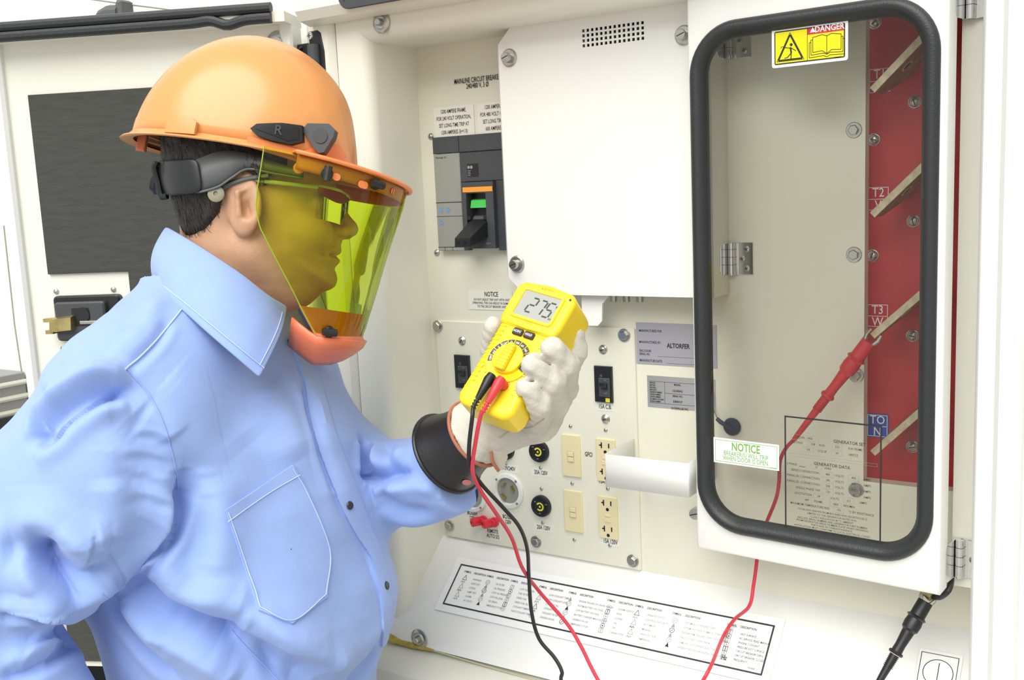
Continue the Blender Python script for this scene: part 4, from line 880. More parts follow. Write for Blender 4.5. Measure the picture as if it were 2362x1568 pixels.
for s in (-1, 1):
    hd.union(hd.ell(hp(793, 538, s*.0125), (.0105, .008, .007)), .006)      # nostril wings
    hd.cut(hd.ell(hp(800, 547, s*.0065), (.005, .004, .0035)), .003)
    hd.cut(hd.ell(hp(774, 497, s*.034), (.0135, .011, .017)), .014)          # eye sockets
    hd.union(hd.ell(hp(753, 497, s*.032), (.0125, .0105, .0125)), .005)
    hd.union(hd.cone(hp(775, 478, s*.012), hp(757, 476, s*.048), .007, .006), .012)
    hd.union(hd.ell(hp(728, 540, s*.046), (.024, .018, .016)), .02)         # cheekbone
    hd.cut(hd.cone(hp(786, 590, 0), hp(752, 593, s*.028), .0018, .0014), .004)   # mouth
    hd.cut(hd.cone(hp(790, 555, s*.017), hp(752, 590, s*.037), .002, .001), .008)  # cheek fold
    # ear
    ec = hp(599, 484, s*.081); ca, sa = math.cos(.18), math.sin(.18); tl = .30*s
    Re = [(ca*math.cos(tl), sa, math.sin(tl)), (-sa, ca, 0), (-math.sin(tl), 0, math.cos(tl))]
    hd.union(hd.ell(ec, (.0255, .0385, .0090), Re), .008)
    hd.union(hd.ell(hp(600, 530, s*.078), (.011, .013, .007)), .008)
    hd.cut(hd.ell(hp(606, 477, s*.0945), (.0165, .0275, .0085), Re), .004)
    hd.cut(hd.ell(hp(610, 500, s*.088), (.0085, .012, .010)), .005)
    hd.union(hd.cone(hp(590, 466, s*.089), hp(592, 512, s*.087), .003, .0034), .004); hd.union(hd.cone(hp(590, 466, s*.089), hp(612, 455, s*.086), .003, .002), .004)
    hd.union(hd.ell(hp(622, 497, s*.083), (.005, .008, .004)), .005)
    hd.cut(hd.cone(hp(572, 452, s*.0985), hp(573, 510, s*.0955), .0032, .0022), .003)
V, Q = hd.mesh(1); body = np_mesh('body', V, Q, SKIN, person)
# hair cap: offset of the skull, limited to the hair region
hf = Field((hp(330, 0)[0], hp(0, 590)[1], DHEAD-.115), (hp(720, 0)[0], hp(0, 215)[1], DHEAD+.115), .0026)
Wd2 = lambda: 0
gx, gy = hf.X[:, 0, 0], hf.Y[0, :, 0]; GX, GY = np.meshgrid(gx, gy, indexing='ij')
hairp = [(700, 300), (690, 420), (655, 425), (640, 470), (632, 500), (622, 470), (612, 425), (585, 418), (565, 445), (556, 475), (540, 510), (505, 548), (450, 556), (428, 530), (412, 480), (405, 450), (385, 400), (372, 350), (380, 290), (430, 235), (520, 200), (640, 210)]
PH_ = np.array([hp(x, y)[:2] for x, y in hairp]); dist = np.full(GX.shape, 9.); ins = np.zeros(GX.shape, bool)
for i in range(len(PH_)):
    a, c = PH_[i-1], PH_[i]; e = c-a; t = np.clip(((GX-a[0])*e[0]+(GY-a[1])*e[1])/(e@e), 0, 1); dist = np.minimum(dist, np.hypot(GX-a[0]-t*e[0], GY-a[1]-t*e[1]))
    cond = (a[1] > GY) != (c[1] > GY); xi = (c[0]-a[0])*(GY-a[1])/np.where(abs(c[1]-a[1]) < 1e-9, 1e-9, c[1]-a[1])+a[0]; ins ^= cond & (GX < xi)
edge = np.where(ins, -dist, dist).astype(np.float32)
skull = ((np.sqrt(((hf.Z-DHEAD)/.079)**2+((hf.X-hp(575, 0)[0])/.108)**2+((hf.Y-hp(0, 370)[1])/.105)**2)-1)*.08).astype(np.float32)
vt = hf.Field if False else None
gi = [np.clip(((ax-o)/hd.vox), 0, n-1.001).astype(int) for ax, o, n in ((gx, hd.lo[0], hd.n[0]), (gy, hd.lo[1], hd.n[1]), (hf.Z[0, 0, :], hd.lo[2], hd.n[2]))]
base = hd.F[np.ix_(*gi)]
thick = .0055+.0005*np.sin(hf.X*500+hf.Y*300)*np.sin(hf.Z*420)
thick = thick*np.clip(-edge/.008, 0.05, 1)[:, :, None]
earcut = hf.ell(hp(600, 484, -.085), (.030, .043, .026)); earcut2 = hf.ell(hp(600, 484, .085), (.030, .043, .026))
hf.F = np.maximum(base-thick, edge[:, :, None]); hf.F = np.maximum(hf.F, -(np.minimum(earcut, earcut2)))
V, Q = hf.mesh(1); hair = np_mesh('hair', V, Q, HAIR, person)
# loose hair strands along nape and sideburn
bvh = BVHTree.FromPolygons([tuple(v.co) for v in hair.data.vertices], [tuple(p.vertices) for p in hair.data.polygons])
b = MB(); cnt = 0
nv = len(hair.data.vertices); ids = rng.choice(nv, 5200, replace=False)
dirdown = _n(RW @ np.array([.25, .95, 0])); 
for i in ids:
    v = hair.data.vertices[int(i)]; nrm = np.array(v.normal); p = np.array(v.co)
    d = dirdown+_right*.25*rng.normal()+_up*.15*rng.normal(); d = _n(d-nrm*(d@nrm)+nrm*.10); L = rng.uniform(.010, .020); sd = _n(np.cross(d, nrm))*.00045
    b.add([p-sd, p+sd, p+d*L*.6+nrm*.001+sd*.7, p+d*L*.6+nrm*.001-sd*.7, p+d*L-nrm*.0008], [(0, 1, 2, 3), (3, 2, 4)])
o = put(b, 'hair_strands', HAIR, person); o['kind'] = 'stuff'

# ------------------------------------------------------------------ shirt
TH = math.radians(27)
sf = Field((C3(-330, 0, 1.2)[0], C3(0, 1760, 1.4)[1], 1.0), (C3(1095, 0, 1.42)[0], C3(0, 640, 1.35)[1], 1.70), .0052)
pyt = CY-sf.Y/1.42*FPX
tab = np.array([  # py, centre px, a (front-back), b (lateral), depth
 (660, 500, .085, .095, 1.385), (720, 500, .100, .125, 1.39), (790, 488, .120, .185, 1.40), (850, 475, .138, .212, 1.41), (930, 490, .160, .222, 1.42), (1010, 510, .180, .226, 1.42), (1120, 525, .190, .228, 1.42), (1230, 538, .192, .224, 1.42), (1330, 566, .192, .218, 1.42), (1390, 580, .186, .212, 1.42), (1470, 585, .172, .204, 1.42), (1560, 578, .158, .186, 1.42), (1650, 575, .152, .18, 1.42), (1790, 575, .152, .18, 1.42)])
ip = lambda k: np.interp(pyt[0, :, 0], tab[:, 0], tab[:, k]).astype(np.float32)[None, :, None]
cd = ip(4); cxm_ = (ip(1)-CX)/FPX*cd
fx, fz = math.cos(TH), -math.sin(TH); lx, lz = -math.sin(TH), -math.cos(TH)      # forward / his right, in (x, depth)
dxx, dzz = sf.X-cxm_, sf.Z-cd
qf = np.abs(dxx*fx+dzz*fz)/ip(2); ql = np.abs(dxx*lx+dzz*lz)/ip(3)
sf.F = ((np.power(qf**2.25+ql**2.25, 1/2.25)-1)*.14).astype(np.float32)
# shoulders
sf.union(sf.cone(C3(470, 720, 1.36), C3(320, 905, 1.26), .070, .088), .05)
sf.union(sf.cone(C3(520, 720, 1.42), C3(640, 905, 1.57), .070, .085), .05)
# near arm: upper arm, elbow out of frame, forearm back to the hip
sf.union(sf.cone(C3(345, 890, 1.255), C3(300, 950, 1.235), .082, .088), .06)
sf.union(sf.cone(C3(262, 868, 1.325), C3(165, 985, 1.315), .048, .054), .03)
tors = sf.F; sf.F = sf.cone(C3(262, 1000, 1.225), C3(-60, 1360, 1.19), .097, .092)
sf.union(sf.cone(C3(238, 1105, 1.215), C3(128, 1292, 1.19), .094, .074), .03)
sf.union(sf.cone(C3(-85, 1425, 1.19), C3(135, 1700, 1.20), .084, .062), .010)
armf = sf.F; sf.F = tors; sf.union(armf, .013)
# blouse at the small of the back and below the arm
# far arm
sf.union(sf.cone(C3(700, 1010, 1.58), C3(850, 1118, 1.50), .085, .068), .03)
sf.union(sf.cone(C3(850, 1116, 1.50), C3(1035, 1082, 1.405), .062, .052), .015)
sf.union(sf.cone(C3(900, 1150, 1.47), C3(1045, 1118, 1.40), .036, .038), .03)
# open end of the far sleeve
en = _n(np.array(C3(1035, 1080, 1.405))-np.array(C3(850, 1118, 1.50))); ep = C3(1058, 1090, 1.395)
sf.F = np.maximum(sf.F, ((sf.X-ep[0])*en[0]+(sf.Y-ep[1])*en[1]+(sf.Z-ep[2])*en[2]).astype(np.float32))
sf.cut(sf.cone(hp(520, 640), hp(515, 745), .055, .060), .015)
V, Q = sf.mesh(1)
# one subdivision for the folds
def subdiv(V, Q):
    E = np.sort(np.concatenate([Q[:, [i, (i+1) % 4]] for i in range(4)]), 1); key = E[:, 0].astype(np.int64)*len(V)+E[:, 1]; u, inv = np.unique(key, return_inverse=True)
    em = (V[u//len(V)]+V[u % len(V)])*.5; fc = V[Q].mean(1); nV = len(V); nE = len(em); m = len(Q); e = inv.reshape(4, m)+nV; f = np.arange(m)+nV+nE
    return np.concatenate([V, em, fc]), np.concatenate([np.stack([Q[:, i], e[i], f, e[i-1]], -1) for i in range(4)])
V, Q = subdiv(V, Q)
for _ in range(2):
    A2 = np.zeros_like(V); n2 = np.zeros(len(V))
    for i in range(4): j = Q[:, (i+1) % 4]; np.add.at(A2, Q[:, i], V[j]); np.add.at(n2, Q[:, i], 1); np.add.at(A2, j, V[Q[:, i]]); np.add.at(n2, j, 1)
    V = V*.4+.6*A2/n2[:, None]
P = c2w(V); sb = BVHTree.FromPolygons(P.tolist(), Q.tolist())
def hit(px, py, bv=None):
    r = Vector(ray(px, py).tolist()).normalized(); h = (bv or sb).ray_cast(Vector(CAM.tolist()), r); return (np.array(h[0]), np.array(h[1])) if h[0] is not None else (None, None)
def normals(P, Q):
    n = np.cross(P[Q[:, 2]]-P[Q[:, 0]], P[Q[:, 3]]-P[Q[:, 1]]); N = np.zeros_like(P)
    for i in range(4): np.add.at(N, Q[:, i], n)
    N /= np.linalg.norm(N, axis=1)[:, None]+1e-12; return N
N = normals(P, Q)
if np.mean(np.sum(N*(P-P.mean(0)), 1)) < 0: N = -N
# folds of the cloth: (pixel path, width m, height m); traced folds are dropped on the cloth and become real relief
folds = [
 ([(410, 1130), (405, 1180), (385, 1240), (345, 1290)], .010, -.014), ([(420, 1080), (412, 1150)], .014, -.006),
 ([(440, 1090), (450, 1200), (445, 1300), (430, 1380)], .020, -.008), ([(480, 1100), (490, 1220), (480, 1330)], .022, .006),
 ([(90, 1245), (140, 1300), (190, 1330), (240, 1300)], .016, -.016), ([(85, 1235), (110, 1300), (160, 1350), (180, 1395)], .012, -.012), ([(20, 1225), (110, 1215), (200, 1235), (250, 1230)], .022, .010), ([(250, 1240), (262, 1180), (258, 1100)], .02, .007), ([(170, 1350), (120, 1290), (60, 1270), (0, 1275)], .022, -.008), ([(180, 1390), (110, 1385), (50, 1400), (0, 1420)], .010, .008), ([(130, 1432), (70, 1412), (0, 1425)], .008, -.010),
 ([(125, 1440), (160, 1470), (155, 1490), (60, 1545), (0, 1568)], .009, -.007), ([(60, 1480), (120, 1500)], .02, .006),
 ([(300, 900), (240, 905), (190, 930), (150, 960), (110, 1000), (80, 1010)], .012, -.016), ([(305, 870), (240, 870), (180, 900), (120, 940)], .014, .010), ([(96, 905), (92, 960), (88, 1010)], .007, -.010), ([(100, 1020), (190, 950), (260, 935), (300, 925)], .012, .006),
 ([(300, 960), (340, 1000), (330, 1080), (270, 1130)], .03, -.006), ([(400, 1010), (380, 980), (330, 950)], .016, .005),
 ([(320, 1310), (380, 1370), (450, 1420), (520, 1440), (560, 1450)], .018, -.016), ([(300, 1330), (350, 1390), (420, 1440)], .012, -.010), ([(340, 1315), (430, 1370), (530, 1420), (650, 1470), (740, 1510), (800, 1540)], .020, .012), ([(330, 1400), (430, 1480), (500, 1530), (540, 1568)], .020, .010), ([(240, 1370), (290, 1430), (350, 1500), (420, 1568)], .010, -.007), ([(480, 1440), (560, 1490), (650, 1530), (720, 1568)], .022, -.014), ([(560, 1420), (610, 1480), (640, 1568)], .010, -.005),
 ([(870, 1490), (840, 1540), (800, 1568)], .014, -.007), ([(880, 1440), (820, 1490), (740, 1500)], .02, .006),
 ([(560, 1000), (620, 1080), (640, 1200)], .04, -.004), ([(700, 870), (715, 960), (745, 1060), (790, 1170)], .008, -.006), ([(600, 890), (640, 960), (690, 1060)], .03, .005),
 ([(840, 1085), (870, 1100), (910, 1098), (950, 1090)], .008, -.008), ([(850, 1050), (900, 1060), (950, 1040)], .012, .007), ([(835, 1015), (845, 1060), (850, 1100)], .010, -.010), ([(880, 1120), (905, 1160), (940, 1180), (1000, 1180)], .014, -.007), ([(890, 1030), (905, 1075), (925, 1085)], .010, -.006), ([(850, 1150), (900, 1130), (960, 1120), (1010, 1130)], .012, .006),
 ([(370, 690), (330, 760), (260, 830)], .012, .004), ([(390, 740), (360, 790), (300, 850)], .006, -.003)]
disp = np.zeros(len(P))
# overlapping edges: the cloth on one side of the path stands proud of the other
steps = [([(422, 1060), (414, 1120), (408, 1180), (393, 1240), (370, 1285), (325, 1318), (270, 1352), (215, 1388)], .010, .05, 1),
 ([(300, 1325), (360, 1360), (440, 1405), (520, 1437), (610, 1475), (700, 1510), (790, 1548)], .013, .055, -1),
 ([(240, 1372), (300, 1440), (360, 1508), (430, 1575)], .006, .03, -1),
 ([(306, 878), (262, 896), (215, 925), (170, 962), (120, 1005), (80, 1020)], .013, .045, 1),
 ([(88, 1240), (110, 1290), (150, 1330), (178, 1365), (182, 1396)], .012, .04, -1),
 ([(0, 1415), (60, 1395), (120, 1392), (182, 1394)], .009, .03, 1),
 ([(150, 1490), (90, 1528), (20, 1560)], .007, .03, 1),
 ([(672, 830), (700, 900), (724, 1000), (752, 1085), (788, 1169), (822, 1232), (853, 1282), (874, 1370), (882, 1450)], .004, .03, -1),
 ([(842, 1010), (852, 1060), (862, 1100)], .008, .03, -1), ([(850, 1098), (890, 1106), (940, 1098)], .005, .025, 1)]
for pts, h_, w_, sg in steps:
    path = spline([np.array(p_, float) for p_ in pts], 8); H3 = [hit(*p_) for p_ in path]; H3 = [(a, c) for a, c in H3 if a is not None]
    if len(H3) < 3: continue
    HN = np.array([c if c @ (CAM-a) > 0 else -c for a, c in H3]); H3 = np.array([a for a, c in H3]); lo_, hi_ = H3.min(0)-2.5*w_, H3.max(0)+2.5*w_; sel = np.nonzero(((P > lo_) & (P < hi_)).all(1) & (np.sum(N*(CAM-P), 1) > -.2))[0]; S_ = P[sel]
    best = np.full(len(sel), 9.); sd_ = np.zeros(len(sel)); bt = np.zeros(len(sel)); m_ = len(H3)-1
    for i in range(m_):
        a, e = H3[i], H3[i+1]-H3[i]; L2 = e@e+1e-12
        if L2 > .0025: continue
        sdv = _n(np.cross(_n(e), HN[i])); t = np.clip((S_-a)@e/L2, 0, 1); r_ = S_-a-t[:, None]*e; d = np.linalg.norm(r_, axis=1); k = d < best; best[k] = d[k]; bt[k] = (i+t[k])/m_; sd_[k] = (r_ @ sdv)[k]
    sgn = sd_*sg; disp[sel] += h_*(1/(1+np.exp(-np.clip(sgn/.0014, -30, 30))))*np.exp(-(best/w_)**2)*np.clip(np.minimum(bt, 1-bt)*4+.05, 0, 1) - .35*h_*(sgn < 0)*np.exp(-(best/.012)**2)*np.clip(np.minimum(bt, 1-bt)*4, 0, 1)
# fine creases radiating from the armpit
for k in range(9):
    x0, y0 = 395+6*math.sin(k*2.1), 1010+24*k; folds.append(([(x0, y0), (x0-40-8*(k % 3), y0-16-6*(k % 2)), (x0-80-14*(k % 4), y0-22)], .0045, (-1)**k*.0011))
for pts, w_, h_ in folds:
    path = spline([np.array(p_, float) for p_ in pts], 8); H3 = []
    for p_ in path:
        h, _nn = hit(*p_)
        if h is not None: H3.append(h)
    if len(H3) < 2: continue
    H3 = np.array(H3); lo_, hi_ = H3.min(0)-3*w_, H3.max(0)+3*w_; sel = np.nonzero(((P > lo_) & (P < hi_)).all(1))[0]; S_ = P[sel]
    best = np.full(len(sel), 9.); bt = np.zeros(len(sel)); m_ = len(H3)-1
    for i in range(m_):
        a, e = H3[i], H3[i+1]-H3[i]; L2 = e@e+1e-12
        if L2 > .0025: continue
        t = np.clip((S_-a)@e/L2, 0, 1); d = np.linalg.norm(S_-a-t[:, None]*e, axis=1); k = d < best; best[k] = d[k]; bt[k] = (i+t[k])/m_
    h_ *= 1.5; disp[sel] += h_*np.exp(-(best/w_)**2)*np.clip(np.minimum(bt, 1-bt)*5+.25, 0, 1)
    if h_ < 0: disp[sel] += -h_*.35*np.exp(-((best-1.9*w_)/w_)**2)*np.clip(np.minimum(bt, 1-bt)*5, 0, 1)
lowf = .0035*np.sin(P[:, 0]*23+P[:, 2]*17+np.sin(P[:, 1]*31))*np.sin(P[:, 2]*29-P[:, 0]*13)+.0012*np.sin(P[:, 0]*71+P[:, 2]*53)*np.sin(P[:, 1]*61+P[:, 2]*47)
P = P+N*(disp+lowf)[:, None]
me_q = Q
shirt = np_mesh('shirt', P, Q, SHIRT, person, world=False)
N2 = normals(P, Q)
sb2 = BVHTree.FromPolygons(P.tolist(), Q.tolist())
# make sure polygon normals face out
_mid = P.mean(0)
if np.mean(np.sum(N2*(P-_mid), 1)) < 0: shirt.data.flip_normals()
def on_shirt(px, py, off=.002):
    h, n_ = hit(px, py, sb2)
    if h is None: return None
    v = _n(CAM-h); n_ = n_ if n_ @ v > 0 else -n_; return h+n_*off
def stitch(pts, name='seam', r=.0007, m=None, off=.0008):
    path = [on_shirt(*p_, off) for p_ in spline([np.array(q_, float) for q_ in pts], 10)]; path = [p_ for p_ in path if p_ is not None]
    seg = [path[0]]
    for p_ in path[1:]:
        if np.linalg.norm(p_-seg[-1]) < .04: seg.append(p_)
    o = put(MB().tube(seg, r, 5), name, m or STITCH, person); return o
# pocket
pk = [(519, 1176), (674, 1072), (708, 1133), (760, 1265), (752, 1376), (672, 1440), (595, 1408)]
bd = []
for i in range(len(pk)):
    a, c = np.array(pk[i], float), np.array(pk[(i+1) % len(pk)], float); bd += [a+(c-a)*k/10 for k in range(10)]
cen = np.mean(pk, 0); G = []
for k in range(13):
    t = k/12; G.append([on_shirt(*(cen+(p_-cen)*max(t, .01)), .0032) for p_ in bd])
G.append([on_shirt(*p_, -.001) for p_ in bd]); put(MB().grid(G, closev=True), 'chest_pocket', SHIRT, person, ang=50)
stitch([(523, 1182), (560, 1290), (598, 1403)], 'pocket_seam', off=.004); stitch([(598, 1403), (671, 1433), (747, 1371)], 'pocket_seam', off=.004); stitch([(747, 1371), (755, 1266), (706, 1140), (672, 1080)], 'pocket_seam', off=.004); stitch([(522, 1203), (600, 1148), (688, 1095)], 'pocket_seam', off=.004)
# placket
lft = spline([np.array(p_, float) for p_ in ((672, 800), (700, 880), (724, 1000), (752, 1085), (788, 1169), (822, 1232), (853, 1282), (872, 1360), (880, 1440), (878, 1490))], 10)
rgt = spline([np.array(p_, float) for p_ in ((700, 800), (735, 880), (768, 990), (800, 1080), (832, 1160), (858, 1230), (882, 1290), (897, 1360), (899, 1420), (890, 1480))], 10)
G = []
for off, tt in ((-.001, 0), (.0035, 0), (.0038, .33), (.0038, .66), (.0035, 1), (-.001, 1)):
    row = [];
    for a, c in zip(lft, rgt):
        p_ = on_shirt(*(a+(c-a)*tt), off); row.append(p_)
    for i in range(len(row)):
        if row[i] is None: row[i] = row[i-1] if i and row[i-1] is not None else G[-1][i] if G else None
    k0 = next(r for r in row if r is not None); row = [r if r is not None else k0 for r in row]; G.append(row)
put(MB().grid(G), 'placket', SHIRT, person, ang=40)
for px, py in ((802, 1166), (886, 1351), (664, 790)):
    h, n_ = hit(px, py, sb2)
    if h is None: continue
    n_ = n_ if n_ @ (CAM-h) > 0 else -n_
    put(MB().lathe([(.0055, 0), (.0058, .001), (.005, .0022), (.0035, .0018), (0, .0018)], 18, h+n_*.0035, n_), 'button', BUTTON, person)
# seams
stitch([(428, 702), (380, 762), (330, 815), (288, 852)], 'yoke_seam', .0011); stitch([(290, 850), (340, 905), (380, 985), (400, 1060), (412, 1130)], 'sleeve_seam', .0009, SHIRT)
stitch([(235, 1368), (290, 1432), (350, 1500), (425, 1568)], 'side_seam', .0008, SHIRT); stitch([(535, 1452), (575, 1500), (640, 1568)], 'hem_seam', .0007, SHIRT)
# collar: near flap, back and far flap as one wrapped sheet
up_ = spline([C3(*p_) for p_ in ((662, 706, 1.325), (620, 680, 1.290), (560, 633, 1.272), (500, 592, 1.274), (440, 554, 1.295), (395, 528, 1.335), (384, 524, 1.375), (400, 530, 1.415), (470, 575, 1.448), (560, 640, 1.452), (640, 690, 1.435), (690, 708, 1.40))], 8)
lw_ = spline([C3(*p_) for p_ in ((598, 872, 1.222), (545, 826, 1.212), (480, 770, 1.215), (430, 725, 1.232), (390, 690, 1.258), (362, 660, 1.315), (356, 650, 1.375), (372, 655, 1.435), (440, 700, 1.51), (540, 770, 1.53), (640, 830, 1.51), (735, 850, 1.45))], 8)
G = []
for k in range(9):
    t = k/8; bul = .010*math.sin(math.pi*min(1, t*1.0)); row = []
    for a, c in zip(up_, lw_):
        m_ = a+(c-a)*t; o_ = m_-np.array([C3(520, 0, 1.37)[0], m_[1], 1.37]); o_[1] = 0; row.append(m_+_n(o_)*bul)
    G.append(row)
G = np.array(G); cb = MB().grid(c2w(G)); co = put(cb, 'collar', SHIRT, person, ang=180); md = co.modifiers.new('t', 'SOLIDIFY'); md.thickness = .0028; md.offset = 0
ss = co.modifiers.new('s', 'SUBSURF'); ss.levels = 1; ss.render_levels = 1
b = MB(); b.tube([c2w(G[7][i]*.94+G[6][i]*.06)+_n(CAM-c2w(G[7][i]))*.003 for i in range(0, 36)], .0007, 5); put(b, 'collar_stitch', STITCH, person)
b = MB(); b.tube([c2w(G[k][2]*.5+G[k][1]*.5)+_n(CAM-c2w(G[k][2]))*.0032 for k in range(1, 8)], .0007, 5); put(b, 'collar_stitch', STITCH, person)
# trousers, belt and boots below
TROU = mat('khaki_trousers', (.30, .23, .15), .85, bump=.2, bscale=800); BOOT = mat('brown_boot_leather', (.09, .05, .03), .6)
def toc(p): v = (np.array(p)-CAM) @ RW; return np.array([v[0], -v[1], v[2]])
hipc = c2w(C3(555, 1700, 1.42)); fd = _n(c2w(C3(700, 900, 1.36))-c2w(C3(600, 900, 1.41))); fd[2] = 0; fd = _n(fd); lt = np.array([fd[1], -fd[0], 0])
tf = Field((-.45, -.46, -.42), (.45, .5, .42), .015)
wl_loc = lambda p: p
b = MB()
for s in (-1, 1):
    hip = np.array([hipc[0], hipc[1], .90])+lt*.095*s; kn = np.array([hipc[0], hipc[1], .48])+lt*.11*s+fd*.03; an = np.array([hipc[0], hipc[1], .09])+lt*.12*s
    pts = np.array([hip+[0, 0, .02], hip*.5+kn*.5, kn, kn*.5+an*.5, an]); b2 = MB().tube(spline(pts, 6), list(np.interp(np.linspace(0, 1, 25), [0, .25, .5, .75, 1], [.098, .088, .075, .068, .064])), 20); put(b2, 'trouser_leg', TROU, person, 60)
    bb = MB(); pr = [(-.10, .0), (-.10, .05), (-.085, .13), (-.02, .15), (.01, .13), (.06, .08), (.14, .06), (.17, .035), (.175, 0)]
    G = []
    for (x, z), w_ in zip(pr, (.03, .038, .04, .04, .042, .046, .048, .04, .03)): pass
    sec = [(-.11, .03, .05), (-.09, .04, .13), (-.04, .044, .15), (0, .044, .14), (.05, .047, .09), (.10, .05, .065), (.15, .045, .05), (.175, .02, .03)]
    for x, w_, z in sec: G.append([np.array([an[0], an[1], 0])+fd*x+lt*w_*math.cos(a)*1.0+np.array([0, 0, z*(.5-.5*math.cos(2*0+0))*0+max(0, z*(.5+.5*math.sin(a)))]) for a in np.linspace(0, 2*math.pi, 16, endpoint=False)])
    put(MB().grid(G, closev=True), 'boot', BOOT, person, 60)
G = []
for z, a_, b_ in ((.80, .11, .16), (.88, .13, .17), (.96, .135, .165), (1.03, .135, .16), (1.06, .132, .158)): G.append([np.array([hipc[0], hipc[1], z])+fd*a_*math.cos(t)+lt*b_*math.sin(t) for t in np.linspace(0, 2*math.pi, 40, endpoint=False)])
put(MB().grid(G, closev=True), 'trouser_seat', TROU, person, 60)
G = []
for z, o_ in ((1.02, .134), (1.022, .140), (1.055, .140), (1.057, .134)): G.append([np.array([hipc[0], hipc[1], z])+fd*o_*math.cos(t)+lt*(o_+.024)*math.sin(t) for t in np.linspace(0, 2*math.pi, 40, endpoint=False)])
put(MB().grid(G, closev=True), 'belt', BOOT, person, 60)
# ================================================================== hard hat with face shield
ht = math.atan2(395-318, 815-308)                               # forward tilt of the hat in the picture plane
HO = C3(562, 356, DHEAD); sx_ = DHEAD/FPX
hfw = np.array([math.cos(ht), -math.sin(ht), 0]); hup = np.array([math.sin(ht), math.cos(ht), 0]); hlt = np.array([0, 0, -1.])     # forward, up, towards the camera (his right)
HM = np.eye(4); HM[:3, 0] = c2w(hfw)-CAM; HM[:3, 1] = c2w(hup)-CAM; HM[:3, 2] = c2w(hlt)-CAM; HM[:3, 3] = c2w(HO); HMm = Matrix(HM.tolist())
hat = thing('hard_hat', 'orange hard hat with yellow-green face shield worn by the man', 'hard hat', HMm)
def hv(px, py, dz=0.):      # pixel (taken at depth DHEAD+dz) -> hat coordinates
    d = DHEAD+dz; p = C3(px, py, d)-HO; return np.array([p@hfw, p@hup, p@hlt])
sil = np.array([hv(x, y)[:2] for x, y in ((322, 312), (332, 290), (345, 262), (362, 225), (385, 190), (415, 158), (455, 126), (505, 103), (560, 91), (610, 92), (660, 106), (710, 132), (755, 170), (790, 218), (804, 258), (811, 300), (816, 350), (818, 392))])
ss_ = np.linspace(0, 1, len(sil)); tt = np.linspace(0, 1, 57); sil = np.stack([np.interp(tt, ss_, sil[:, 0]), np.interp(tt, ss_, sil[:, 1])], -1)
for _ in range(3): sil[1:-1] = sil[:-2]*.25+sil[1:-1]*.5+sil[2:]*.25
x0h, x1h = sil[0, 0], sil[-1, 0]; xm = (x0h+x1h)/2; ah = (x1h-x0h)/2
wid = lambda x: .109*np.maximum(1-np.abs((x-xm)/ah)**2.3, 0)**(1/2.1)
NA = 41; G = []
xs_h = xm-ah*np.cos(np.linspace(0.02, math.pi-.02, 72))
top = np.interp(xs_h, sil[:, 0], sil[:, 1])
for x, tz in zip(xs_h, top):
    w_ = wid(x); row = []
    for a in np.linspace(-math.pi/2, math.pi/2, NA):
        s_, c_ = math.sin(a), math.cos(a); e = 2/2.15
        z = w_*math.copysign(abs(s_)**e, s_); y = tz*abs(c_)**e
        if y > .02: y -= .0035*(1-1/(1+math.exp(-(abs(z)-.021)/.0012)))*0; y += .0032/(1+math.exp((abs(z)-.021)/.0011))-.0032
        row.append((x, y, z))
    G.append(row)
shell = MB().grid(G).build('shell', HATM, hat, ang=180); md = shell.modifiers.new('t', 'SOLIDIFY'); md.thickness = .0025; md.offset = -1
# brim: flared lip following the rim
G = []
ths = np.linspace(0, 2*math.pi, 96, endpoint=False)
for k, (o_, dy) in enumerate(((-.001, .008), (.002, .003), (.006, -.001), (.010, -.003), (.0115, -.005), (.010, -.0065), (.0, -.004))):
    row = []
    for t in ths:
        c_, s_ = math.cos(t), math.sin(t); f_ = 1+.6*max(0, -c_)**4
        x = xm+(ah+o_*f_)*math.copysign(abs(c_)**(2/2.3), c_); z = (.109+o_)*math.copysign(abs(s_)**(2/2.1), s_); row.append((x, dy-.002*abs(c_)*(k > 1), z))
    G.append(row)
MB().grid(G, closev=True).build('brim', HATM, hat, ang=80)
def sidez(x, y):   # half-width of the shell at (x, y)
    tz = np.interp(x, sil[:, 0], sil[:, 1]); w_ = float(wid(x)); return w_*max(0., 1-(min(max(y, 0), tz)/max(tz, 1e-4))**2.15)**(1/2.15)
def sidepatch(poly, h, name, m, parent, ins_=.0015, rings=5, base=0., fol=True):
    """raised pad that follows the near side of the shell; poly in pixels"""
    pl = [hv(x, y, -.10)[:2] for x, y in poly]; d = []
    for i in range(len(pl)):
        a, c = pl[i], pl[(i+1) % len(pl)]; d += [a+(c-a)*k/6 for k in range(6)]
    cen = np.mean(pl, 0); G = []
    for t in np.linspace(0, 1, rings)[1:]:
        G.append([(*(cen+(p-cen)*t*(1 if t < 1 else 1)), (sidez(*(cen+(p-cen)*t)) if fol else sidez(*cen))+base+h) for p in d])
    G.append([(*(cen+(p-cen)*1.015), (sidez(*p) if fol else sidez(*cen))+base+h*.7) for p in d]); G.append([(*(cen+(p-cen)*1.03), (sidez(*p) if fol else sidez(*cen))+base-.004) for p in d])
    b = MB(); b.add([(*cen, (sidez(*cen))+base+h)]+[tuple(p) for p in G[0]], [(0, 1+i, 1+(i+1) % len(d)) for i in range(len(d))]); b.grid(G, closev=True); return b.build(name, m, parent, ang=45)
